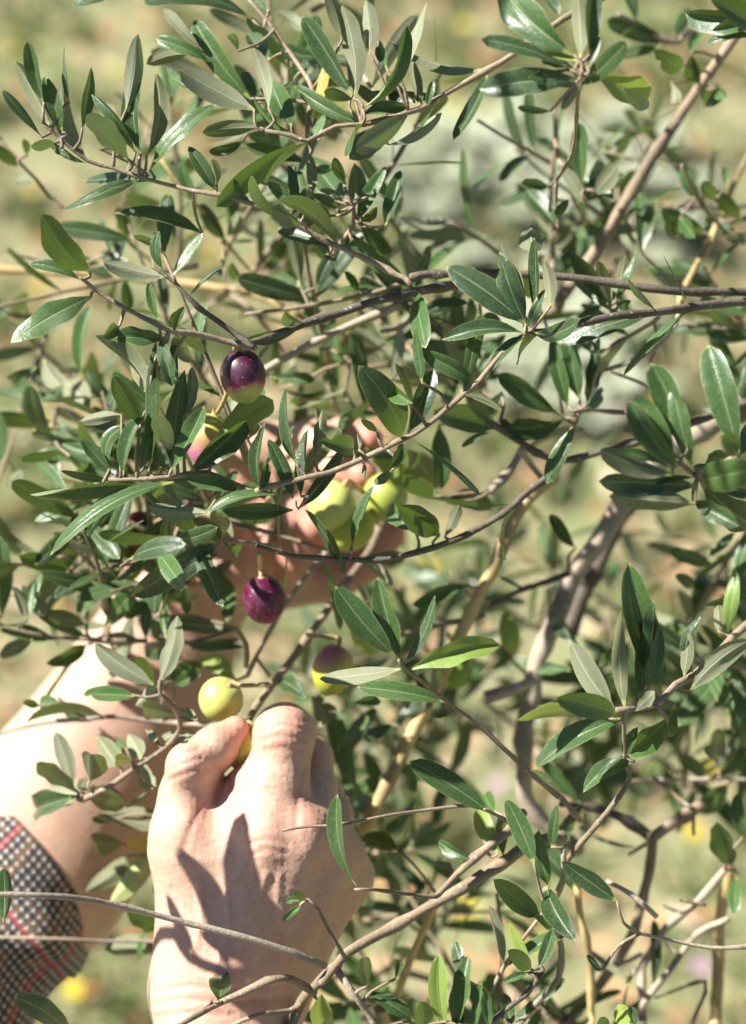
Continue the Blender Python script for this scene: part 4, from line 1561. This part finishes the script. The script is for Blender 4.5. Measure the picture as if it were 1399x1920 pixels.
def right_hand():
    global OFF
    OFF = .03
    h = .0011
    LO, HI = (-.125, -.355, -.995), (.012, -.066, -.71)
    fl = Field(LO, HI, h)
    # forearm and wrist
    chain(fl, [(395, 1885, .868, 84), (372, 2120, .825, 96), (345, 2420, .755, 118)], .01)
    chain(fl, [(470, 1880, .872, 80), (452, 2120, .83, 92), (420, 2420, .76, 112)], .012)
    # metacarpals
    chain(fl, [(405, 1870, .865, 78), (497, 1572, .853, 62)], .014)
    chain(fl, [(440, 1870, .864, 78), (572, 1562, .857, 58)], .014)
    chain(fl, [(478, 1870, .868, 74), (622, 1602, .872, 50)], .014)
    chain(fl, [(505, 1860, .874, 64), (642, 1642, .886, 50)], .014)
    # flesh between thumb and forefinger, palm bulk behind
    chain(fl, [(440, 1590, .866, 62), (480, 1480, .863, 52)], .016)
    chain(fl, [(395, 1580, .868, 50), (452, 1522, .867, 52)], .014)
    chain(fl, [(430, 1800, .89, 70), (520, 1640, .892, 78)], .02)
    # index finger, bent at the middle joint and closing on the thumb
    chain(fl, [(505, 1556, .853, 60), (524, 1455, .856, 54), (533, 1376, .861, 58)], .010)
    chain(fl, [(533, 1380, .866, 55), (506, 1396, .892, 43), (492, 1398, .905, 37)], .004)
    chain(fl, [(492, 1398, .905, 37), (474, 1398, .899, 33), (464, 1392, .889, 25)], .004)
    # tendons and knuckles over the back of the hand
    for a, b, r in (((438, 1830, .848), (500, 1600, .8385), 8), ((470, 1830, .848), (568, 1600, .842), 8), ((505, 1820, .853), (615, 1640, .859), 7)):
        chain(fl, [(*a, r), (*b, r + 2)], .014)
    for x, y, d, r in ((502, 1560, .843, 28), (574, 1554, .846, 28), (534, 1372, .852, 38), (624, 1598, .862, 24)):
        p, rr = J(x, y, d, r); fl.add(fl.cone(p, p + 1e-4, rr, rr), .010)
    # middle, ring and little finger: each its own form, meeting in sharp folds
    f2 = Field(LO, HI, h)
    chain(f2, [(578, 1556, .859, 56), (586, 1480, .872, 45), (578, 1424, .888, 46)], .006)
    chain(f2, [(578, 1424, .890, 45), (530, 1450, .915, 40), (490, 1470, .915, 34)], .004)
    f3 = Field(LO, HI, h)
    chain(f3, [(622, 1602, .874, 48), (618, 1530, .895, 43), (600, 1490, .912, 42)], .006)
    chain(f3, [(600, 1490, .912, 41), (545, 1520, .93, 38), (500, 1540, .922, 34)], .004)
    f4 = Field(LO, HI, h)
    chain(f4, [(642, 1642, .888, 48), (640, 1590, .908, 38), (622, 1560, .922, 36)], .006)
    chain(f4, [(622, 1560, .922, 35), (575, 1580, .934, 32), (535, 1595, .926, 29)], .004)
    # thumb: wedge shaped end segment pointing up to the stalk, fleshy first segment below it
    ft = Field(LO, HI, h)
    chain(ft, [(372, 1840, .866, 78), (348, 1570, .862, 58)], .014)
    chain(ft, [(348, 1580, .862, 57), (350, 1490, .860, 50), (360, 1442, .858, 46)], .012)
    chain(ft, [(384, 1468, .866, 31), (368, 1500, .866, 36)], .008)
    dist = Field(LO, HI, h)
    chain(dist, [(362, 1438, .857, 45), (402, 1400, .859, 38), (442, 1366, .863, 24)], .004)
    chain(dist, [(398, 1420, .864, 34), (424, 1400, .866, 31), (440, 1384, .867, 24)], .006)
    ft.v = smin(ft.v, dist.v, .0035)
    for x, y, d, r in ((344, 1562, .853, 34), (350, 1432, .849, 26)):
        p, rr = J(x, y, d, r); ft.add(ft.cone(p, p + 1e-4, rr, rr), .010)
    # low down the thumb and the hand flow together, further up they only touch
    Yp = (1.0 * fl.Y)
    def kband(y0, y1, k0, k1):
        a, b = cam_pt(0, y0, .89)[1], cam_pt(0, y1, .89)[1]
        return (k0 + (k1 - k0) * np.clip((Yp - a) / (b - a), 0, 1)).astype(np.float32)
    v = fl.v
    v = smin(v, f2.v, kband(1470, 1590, .0012, .012))
    v = smin(v, f3.v, kband(1500, 1620, .0012, .012))
    v = smin(v, f4.v, kband(1540, 1660, .0012, .012))
    v = smin(v, ft.v, kband(1492, 1600, .0010, .022))
    fl.v = v
    # creases: thumb joint, first web, finger joints, wrist
    for a, b, r in (((392, 1444, .846), (430, 1470, .854), 4.2), ((385, 1500, .843), (428, 1474, .852), 3.2)):
        (pa, ra), (pb, rb) = J(*a, r), J(*b, r)
        fl.cut(fl.cone(pa, pb, ra, rb), .004)
    # press the held olive into the finger pads
    c, r = J(461, 1406, .868, 37)
    fl.cut(fl.cone(c, c + 1e-4, r, r), .0012)
    V, F = surface_nets(fl.v, fl.lo, h)
    t = flush(V, [((446, 1372, .866), 48, .75), ((430, 1420, .866), 46, .95), ((400, 1480, .862), 34, .55), ((360, 1560, .85), 40, .2),
                  ((530, 1340, .855), 46, .3), ((578, 1400, .87), 40, .35), ((372, 1510, .85), 34, .4), ((500, 1560, .845), 40, .15)])
    OFF = 0.0
    # fine relief on the side we see: joint folds, veins, wrist lines
    rel = 0 * t
    px, py = V[:, 0] / -V[:, 2] * FPX + 699.5, 960 - V[:, 1] / -V[:, 2] * FPX
    nf = np.zeros_like(V)
    tri = V[F[:, 2]] - V[F[:, 0]]; tri2 = V[F[:, 3]] - V[F[:, 1]]
    fn = np.cross(tri, tri2)
    for q in range(4): np.add.at(nf, F[:, q], fn)
    nf /= np.linalg.norm(nf, axis=1)[:, None] + 1e-12
    if np.mean(np.sum(nf * (V - V.mean(0)), 1)) < 0: nf = -nf
    front = np.clip(nf[:, 2] * 2, 0, 1)
    def line(pts, wdt):
        d2 = np.full(len(V), 1e9)
        for (ax_, ay_), (bx_, by_) in zip(pts[:-1], pts[1:]):
            ux, uy = bx_ - ax_, by_ - ay_
            s_ = np.clip(((px - ax_) * ux + (py - ay_) * uy) / (ux * ux + uy * uy), 0, 1)
            d2 = np.minimum(d2, (px - ax_ - ux * s_) ** 2 + (py - ay_ - uy * s_) ** 2)
        return np.exp(-d2 / (wdt * wdt))
    folds = [([(492, 1352), (530, 1342), (572, 1352)], 5), ([(486, 1370), (530, 1358), (578, 1368)], 5), ([(486, 1388), (530, 1378), (576, 1388)], 5),
             ([(494, 1408), (530, 1402), (566, 1408)], 5), ([(318, 1428), (345, 1412), (372, 1404)], 5), ([(316, 1444), (345, 1430), (378, 1420)], 5),
             ([(318, 1462), (348, 1450), (384, 1440)], 5), ([(380, 1505), (355, 1560), (342, 1600)], 6), ([(556, 1545), (560, 1480), (572, 1440)], 6),
             ([(290, 1858), (350, 1848), (430, 1856), (540, 1850)], 5), ([(290, 1880), (350, 1872), (440, 1880), (540, 1872)], 5), ([(292, 1904), (360, 1898), (440, 1904)], 5),
             ([(470, 1580), (500, 1572), (540, 1582)], 5), ([(474, 1600), (505, 1592), (536, 1600)], 5), ([(400, 1440), (418, 1452), (430, 1468)], 5)]
    for pts, w_ in folds: rel -= .00055 * line(pts, w_)
    for pts, w_ in (([(400, 1830), (432, 1740), (425, 1680), (455, 1620)], 8), ([(432, 1740), (480, 1690), (500, 1640)], 7), ([(520, 1820), (545, 1730), (590, 1660)], 8),
                    ([(545, 1730), (520, 1690), (525, 1640)], 6), ([(360, 1800), (380, 1720), (372, 1650)], 7)):
        rel += .0007 * line(pts, w_)
    rel += .00018 * np.sin(px * .31 + np.sin(py * .23) * 2) * np.sin(py * .27 + np.sin(px * .19) * 2)
    V = V + nf * (rel * front)[:, None]
    t = np.maximum(t, .45 * np.clip(-rel / .00055, 0, 1) * front)
    t = np.maximum(t, flush(V, [((530, 1372, .882), 60, .45), ((502, 1565, .872), 50, .4), ((574, 1556, .876), 50, .45), ((348, 1430, .88), 40, .35)]))
    return V, F, t

def left_hand():
    h = .0016
    fl = Field((-.20, -.245, -1.13), (.035, .068, -.955), h)
    # forearm
    chain(fl, [(330, 1092, 1.045, 88), (250, 1250, 1.035, 112), (120, 1480, 1.02, 158), (40, 1610, 1.01, 172)], .02)
    chain(fl, [(380, 1100, 1.05, 78), (330, 1260, 1.045, 105), (200, 1500, 1.03, 135), (90, 1650, 1.01, 150)], .02)
    # palm: metacarpals towards the fingers
    chain(fl, [(345, 1075, 1.045, 82), (480, 852, 1.035, 56)], .018)
    chain(fl, [(360, 1070, 1.05, 80), (490, 905, 1.05, 56)], .018)
    chain(fl, [(375, 1070, 1.055, 76), (480, 960, 1.065, 52)], .018)
    chain(fl, [(390, 1080, 1.055, 72), (470, 1010, 1.075, 48)], .018)
    chain(fl, [(350, 1080, 1.03, 64), (440, 1060, 1.02, 52)], .016)
    # index, on top
    chain(fl, [(480, 850, 1.03, 52), (585, 828, 1.02, 44), (598, 828, 1.018, 43)], .012)
    chain(fl, [(598, 828, 1.018, 42), (655, 818, 1.005, 37), (690, 826, .998, 29)], .005)
    # middle, tip on the olives
    chain(fl, [(490, 900, 1.035, 50), (580, 880, 1.015, 42), (600, 880, 1.01, 41)], .009)
    chain(fl, [(600, 880, 1.01, 40), (650, 878, .995, 36), (680, 890, .988, 29)], .005)
    # ring and little, curled below
    chain(fl, [(480, 955, 1.045, 48), (560, 955, 1.02, 42)], .008)
    chain(fl, [(560, 955, 1.02, 41), (590, 985, 1.015, 37), (600, 1015, 1.02, 30)], .005)
    chain(fl, [(470, 1008, 1.05, 46), (530, 1020, 1.025, 38)], .008)
    chain(fl, [(530, 1020, 1.025, 37), (556, 1046, 1.022, 33), (556, 1070, 1.03, 27)], .005)
    # thumb reaching round behind the fruit
    chain(fl, [(420, 1065, 1.04, 56), (540, 1092, 1.05, 48), (620, 1085, 1.055, 43)], .012)
    chain(fl, [(620, 1085, 1.055, 42), (690, 1050, 1.055, 38), (732, 1000, 1.05, 30)], .006)
    for x, y, d, r in ((478, 846, 1.02, 30), (596, 826, 1.006, 24)):
        p, rr = J(x, y, d, r); fl.add(fl.cone(p, p + 1e-4, rr, rr), .012)
    V, F = surface_nets(fl.v, fl.lo, h)
    t = flush(V, [((690, 826, .99), 46, .8), ((680, 890, .985), 50, .9), ((600, 1010, 1.01), 50, .9), ((556, 1060, 1.02), 46, .8),
                  ((732, 1000, 1.05), 60, .9), ((540, 960, 1.0), 90, .6), ((520, 1040, 1.02), 90, .6), ((660, 1060, 1.04), 70, .7)])
    return V, F, t

person = empty('person', W(-600, 2500, .8) * [1, 1, 0])
tag(person, 'person in a checked tweed shirt with rolled sleeves, both hands picking olives', 'person')
V1, F1, t1 = right_hand()
V2, F2, t2 = left_hand()
t2 = np.maximum(t2, .30 * np.clip((V2[:, 1] - cam_pt(0, 1180, 1.03)[1]) / .03, 0, 1))  # reddens the whole far hand, standing in for the shade on it
EL, SL = np.array([-.195, -.19, -1.0]), np.array([-.36, -.385, -.90])      # left elbow, shoulder (camera space)
ER, SR = np.array([-.085, -.40, -.66]), np.array([-.25, -.52, -.50])      # right elbow, shoulder
body = mesh_obj('body', c2w(np.vstack([V1, V2])), np.vstack([F1, F2 + len(V1)]), M_SKIN, parent=person, tone=np.r_[t1, t2])

def sleeve(a, b, ra, rb, h, fold_amp, nm, cuff=.03):
    """open tweed sleeve from cuff a to shoulder b with a rolled cuff, as a grid with folds"""
    ax = b - a; L = np.linalg.norm(ax); ax = ax / L
    r1 = np.cross(ax, [0, 0, 1.0]); r1 /= np.linalg.norm(r1); r2 = np.cross(ax, r1)
    n, m = 64, 72
    prof = [(.004, .86), (.0, .93), (-.001, 1.0)]
    us = list(np.linspace(.001, cuff, 12)) + list(np.linspace(cuff + .001, L, m))
    V, uv = [], []
    ang = np.linspace(0, 2 * np.pi, n + 1)
    rows = []
    for off, k in ((.012, .90), (.003, .915), (.0, .95)):
        rows.append((off, k, 0.0))
    for u in us:
        rows.append((u, 1.0 if u <= cuff else .955, u))
    for off, k, u in rows:
        rad = (ra + (rb - ra) * off / L) * k
        f = fold_amp * min(1, off / .02) * (np.sin(3 * ang + off * 60 + np.sin(off * 45)) * .5 + np.sin(7 * ang - off * 85) * .3 + .6 * np.sin(off * 150 + 2 * np.sin(ang + 1)))
        R = rad + f
        V.append(a + ax * (off + .004 * np.sin(ang * 2))[:, None] + R[:, None] * (np.cos(ang)[:, None] * r1 + np.sin(ang)[:, None] * r2))
        uv.append(np.stack([ang * ra, np.full(n + 1, u if off > 0 else -.002)], -1))
    V = np.concatenate(V); uv = np.concatenate(uv)
    k = len(rows); i = np.arange(k * (n + 1)).reshape(k, n + 1)
    F = np.stack([i[:-1, :-1], i[1:, :-1], i[1:, 1:], i[:-1, 1:]], -1).reshape(-1, 4)
    return V, F, uv

axl = cam_pt(-120, 1800, .96) - cam_pt(72, 1600, 1.012)
Ls, Lf, Lu = sleeve(cam_pt(68, 1612, 1.012), SL, .0490, .072, .003, .0036, 'l')
Rs, Rf, Ru = sleeve(np.array([-.080, -.345, -.765]), SR, .050, .075, .003, .0028, 'r')
# upper body of the shirt, out of view to the lower left
fl = Field((-.62, -.95, -1.12), (-.02, -.22, -.33), .012)
MID = (SL + SR) / 2; DN = np.array([0, -cP, -sP])
fl.add(fl.cone(SL, SR, .085, .085), .05)
fl.add(fl.cone(MID, MID + DN * .42 + [-.04, 0, 0], .135, .15), .06)
fl.add(fl.cone(SL * .7 + SR * .3, MID + DN * .42 + [-.04, 0, -.06], .10, .13), .06)
fl.add(fl.cone(SL * .3 + SR * .7, MID + DN * .42 + [-.04, 0, .06], .10, .13), .06)
Ts, Tf = surface_nets(fl.v, fl.lo, .012)
Tu = np.stack([Ts[:, 0] + Ts[:, 2], Ts[:, 1]], -1)
SV = np.vstack([Ls, Rs, Ts]); SF = np.vstack([Lf, Rf + len(Ls), Tf + len(Ls) + len(Rs)]); SU = np.vstack([Lu, Ru, Tu])
mesh_obj('shirt', c2w(SV), SF, M_TWEED, parent=person, uvs=SU)

# ------------------------------------------------------------------ leafy shoot just left of the view that throws its shadow on the near hand
from mathutils.bvhtree import BVHTree
_w1 = c2w(V1)
_bvh = BVHTree.FromPolygons([tuple(v) for v in _w1], [tuple(int(i) for i in f) for f in F1])
SH_T = .225
def sunward(x, y):
    dr = Vector(W(x, y, 1.0) - CAMV).normalized()
    hit = _bvh.ray_cast(Vector(CAMV), dr)
    pnt = np.array(hit[0]) if hit[0] is not None else W(x, y, .90)
    return pnt + SUNV * SH_T
stem_pts = [sunward(300, 1752), sunward(355, 1795), sunward(430, 1826), sunward(500, 1836)]
C, R = catmull([stem_pts[0] + [-.12, .01, .01]] + stem_pts, [.003, .0026, .0022, .002, .0014], .006)
sh_twig = mesh_obj('twig', *tube(C, R, 7), M_BARK, parent=tree)
for x0, y0, x1, y1, w in ((425, 1812, 338, 1588, 50), (490, 1832, 458, 1522, 66), (368, 1790, 312, 1676, 24),
                          (500, 1836, 600, 1890, 70), (450, 1828, 480, 1915, 50), (520, 1836, 560, 1720, 60)):
    b, e = sunward(x0, y0), sunward(x1, y1)
    V, F, uv = leaf_mesh(b, e, w / FPX * .885, SUNV + rng.normal(0, .10, 3), rng.normal(0, .03), .04, rng.normal(0, .2), .2, .2)
    mesh_obj('leaf', V, F, M_LEAF, parent=sh_twig, uvs=uv, tone=np.full(len(V), rng.random()))
# ------------------------------------------------------------------ olives
GREEN = (0.36, 0.43, 0.075); LIME = (0.50, 0.54, 0.15)
def olive(px, py, d, rx, ry, mat, label, axis=(0.1, 1.0, .2), stalk=None, group=None):
    """axis: stalk direction on screen (x right, y up, z towards us)"""
    c = W(px, py, d)
    up = c2w(np.array(axis, float)) - c2w(np.zeros(3)); up = Vector(up).normalized()
    ru, rv = rx / FPX * d, 1.05 * ry / FPX * d
    V, F = [], []
    nr, ns = 20, 28
    for i in range(nr + 1):
        th = math.pi * i / nr
        z = math.cos(th); s = math.sin(th)
        rr = s * (1 + .05 * z) * (1 - .02 * z * z)
        zz = z * rv - (.10 * rv * math.exp(-(s / .22) ** 2) if z > 0 else -.0 * rv) + (-.06 * rv * math.exp(-(s / .16) ** 2) if z < 0 else 0)
        for k in range(ns):
            a = 2 * math.pi * k / ns
            V.append((ru * rr * math.cos(a) * (1 + .015 * math.sin(3 * a + px)), ru * rr * math.sin(a) * (1 + .015 * math.cos(2 * a + py)), zz))
    for i in range(nr):
        for k in range(ns):
            a, b = i * ns + k, i * ns + (k + 1) % ns
            F.append((a, a + ns, b + ns, b))
    o = mesh_obj('olive', V, F, mat)
    q = up.to_track_quat('Z', 'Y')
    o.matrix_basis = Matrix.Translation(Vector(c)) @ q.to_matrix().to_4x4()
    tag(o, label, 'olive', group)
    top = c + np.array(up) * rv * .88
    if stalk is not None:
        pts = [top - np.array(up) * .001, top + np.array(up) * .003] + [W(*s) for s in stalk]
    else:
        pts = [top - np.array(up) * .001, top + np.array(up) * .004, top + np.array(up) * .010 + rng.normal(0, .002, 3)]
    C, R = catmull(pts, np.linspace(.0009, .0011, len(pts)), .002)
    tv, tf = tube(C, R, 7)
    st = mesh_obj('stalk', tv, tf, M_CANE); st.parent = o; st.matrix_parent_inverse = o.matrix_basis.inverted()
    cv, cf = tube([top - np.array(up) * .0009, top + np.array(up) * .0003, top + np.array(up) * .0013], [.0022, .0021, .0009], 9)
    cp = mesh_obj('calyx', cv, cf, M_CANE); cp.parent = o; cp.matrix_parent_inverse = o.matrix_basis.inverted()
    return o

RIPE = (0.055, 0.006, 0.026); WINE = (0.15, 0.008, 0.05)
olive(456, 706, .862, 43, 50, olive_material('olive_skin_purple_green', LIME, RIPE, -.50, .02, .1),
      'glossy purple olive with lime green tip hanging under the dark grey branch', (-.12, 1, .25), [(440, 655, .856), (446, 640, .854)])
olive(392, 826, .895, 42, 50, olive_material('olive_skin_blush', (0.46, 0.48, 0.10), (0.46, 0.12, 0.24), -.45, .55, -.25, flip=-1.0, wine=(0.44, 0.16, 0.22)),
      'half green half pink olive behind leaves, below the glossy purple one', (.2, 1, .1), [(408, 772, .888), (425, 738, .876), (428, 690, .87)])
olive(260, 1000, .962, 30, 42, olive_material('olive_skin_crimson', (0.40, 0.03, 0.06), (0.26, 0.008, 0.045), -.6, .3, 0),
      'crimson olive peeping between leaves left of the far hand', (.1, 1, .2), [(262, 945, .975), (255, 925, .96)])
olive(495, 1124, .905, 41, 45, olive_material('olive_skin_wine', (0.30, 0.22, 0.03), (0.085, 0.004, 0.032), -.75, -.3, 0),
      'dark wine red olive hanging alone below the far hand', (-.1, 1, .3), [(488, 1066, .90), (486, 1040, .87)])
olive(722, 932, .972, 42, 44, olive_material('olive_skin_lime', GREEN, (0.30, 0.40, 0.03), 5, 6, 0),
      'bright lime green olive at the fingertips of the far hand, rightmost of its bunch', (.3, 1, 0), [(738, 882, .975), (760, 850, .965)])
olive(622, 948, .955, 43, 46, olive_material('olive_skin_pale_lime', LIME, LIME, 5, 6, 0),
      'pale yellow green olive held under the fingertips of the far hand', (.6, 1, .1), [(662, 905, .96), (690, 930, .98)])
olive(660, 992, .962, 40, 44, olive_material('olive_skin_pale_green', (0.40, 0.45, 0.05), LIME, 5, 6, 0),
      'yellow green olive lowest of the bunch in the far hand', (.7, .7, 0), [(690, 960, .985), (712, 985, .995)])
olive(694, 1184, .955, 37, 42, olive_material('olive_skin_green', GREEN, (0.28, 0.34, 0.03), 5, 6, 0),
      'green olive half hidden behind a long grey green leaf', (-.1, 1, 0), [(690, 1132, .95), (668, 1090, .96)])
olive(624, 1256, .925, 39, 47, olive_material('olive_skin_peach', (0.44, 0.46, 0.05), (0.34, 0.05, 0.12), -.35, 1.0, .5, wine=(0.42, 0.13, 0.13)),
      'pink topped green olive just above the near hand', (.25, 1, .1), [(632, 1196, .93), (575, 1190, .925)])
olive(414, 1312, .915, 42, 41, olive_material('olive_skin_yellow_green', (0.50, 0.53, 0.13), (0.46, 0.48, 0.12), 5, 6, 0),
      'yellow green olive beside the near thumb', (.45, .7, .5), [(452, 1285, .905), (505, 1283, .90)])
olive(461, 1406, .898, 36, 42, olive_material('olive_skin_golden', (0.55, 0.47, 0.07), (0.50, 0.44, 0.08), 5, 6, 0),
      'golden olive pinched between thumb and forefinger of the near hand', (.2, 1, .2), [(464, 1352, .905), (470, 1340, .918)])
olive(857, 1256, .985, 30, 34, olive_material('olive_skin_deep_green', (0.20, 0.30, 0.03), GREEN, 5, 6, 0),
      'shaded deep green olive behind the golden cane', (0, 1, 0), [(850, 1205, .985), (842, 1190, .975)])
olive(955, 1186, .972, 19, 37, olive_material('olive_skin_small', (0.26, 0.36, 0.03), GREEN, 5, 6, 0),
      'small narrow green olive right of the golden cane', (.15, -1, 0), [(962, 1240, .975), (985, 1262, .985)])

# ------------------------------------------------------------------ background plants
YF = 'yellow flowers in the meadow'
for x, y, r, where in ((870, 45, .013, 'at the top edge above the silvery bush'), (642, 206, .012, 'behind the upper middle leaf cluster'),
                (848, 200, .010, 'just left of the silvery bush'), (1245, 372, .011, 'right of the big diagonal branch'),
                (86, 800, .011, 'left of the pale blurred leaf beside the pink green olive'), (92, 1135, .011, 'above the bare forearm at the left'),
                (800, 1072, .014, 'left of the golden cane near the far hand'), (872, 1702, .013, 'under the forked branch right of the near hand'),
                (137, 1856, .011, 'below the checked sleeve'), (60, 357, .009, 'beside the thin twig at the left edge'),
                (396, 478, .010, 'above the pale horizontal cane'), (72, 540, .010, 'under the left end of the pale horizontal cane'),
                (212, 128, .009, 'behind the top left leaf cluster'), (22, 97, .009, 'in the top left corner'),
                (1340, 1440, .012, 'highest of those at the lower right edge'), (1300, 1560, .011, 'right of the dark forked twig at the lower right'),
                (1010, 1770, .010, 'behind the bright young leaf at the lower right'), (870, 620, .009, 'below the dark horizontal branches'),
                (1225, 760, .010, 'left of the big leaf cluster at the right edge')):
    flower(x, y, M_YPETAL, r, YF, 'small yellow meadow flower ' + where)
for x, y, r, where in ((932, 1473, .011, 'beside the thick pale limb'), (1312, 1812, .010, 'in the lower right corner'), (1190, 402, .009, 'behind the big diagonal branch')):
    flower(x, y, M_PPETAL, r, 'mauve flowers in the meadow', 'small mauve meadow flower ' + where)

def silver_herb(px, py, n, R, H, label):
    g = ground_pt(px, py)
    e = empty('silver_herb', g)
    tag(e, label, 'shrub')
    V, F, T = [], [], []
    sv, sf = [], []
    c = 0
    for i in range(70):
        a = rng.uniform(0, 6.28); q = R * math.sqrt(rng.random())
        root = g + np.array([math.cos(a) * q * .5, math.sin(a) * q * .5, -.02])
        top = g + np.array([math.cos(a) * q, math.sin(a) * q, H * (1 - .5 * (q / R) ** 2) * rng.uniform(.7, 1.1)])
        tv, tf = tube([root, (root + top) / 2 + [0, 0, .02], top], [.0025, .002, .001], 5)
        sf += [tuple(k + sum(map(len, sv)) for k in f) for f in tf]; sv.append(tv)
        m = n // 70
        t = rng.uniform(.2, 1.05, m)
        P = root + (top - root) * t[:, None]
        d = rng.normal(0, 1, (m, 3)); d[:, 2] = np.abs(d[:, 2]) * .6; d /= np.linalg.norm(d, axis=1)[:, None]
        L = rng.uniform(.022, .042, m)
        d[:, 2] *= .4; s = np.cross(d, rng.normal(0, .45, (m, 3)) + [-.4, 0, 1.0]); s /= np.linalg.norm(s, axis=1)[:, None]
        tip = P + d * L[:, None]; mid = P + d * (L * .55)[:, None]
        w = (L * .26)[:, None]
        V.append(np.stack([P, mid + s * w, tip, mid - s * w], 1).reshape(-1, 3))
        F.append(np.arange(m * 4).reshape(m, 4) + c); c += m * 4
        T.append(np.repeat(rng.random(m) ** .6, 4))
    fo = mesh_obj('foliage', np.concatenate(V), np.concatenate(F), M_SILVER, parent=e, tone=np.concatenate(T))
    tag(fo, kind='stuff')
    st = mesh_obj('stems', np.concatenate(sv), sf, M_BARK, parent=e)
    tag(st, kind='stuff')
silver_herb(1010, 385, 11000, .31, .11, 'large pale silvery herb bush out of focus at the upper right')
silver_herb(1060, 700, 2800, .18, .07, 'low pale herb tuft out of focus below the larger bush')
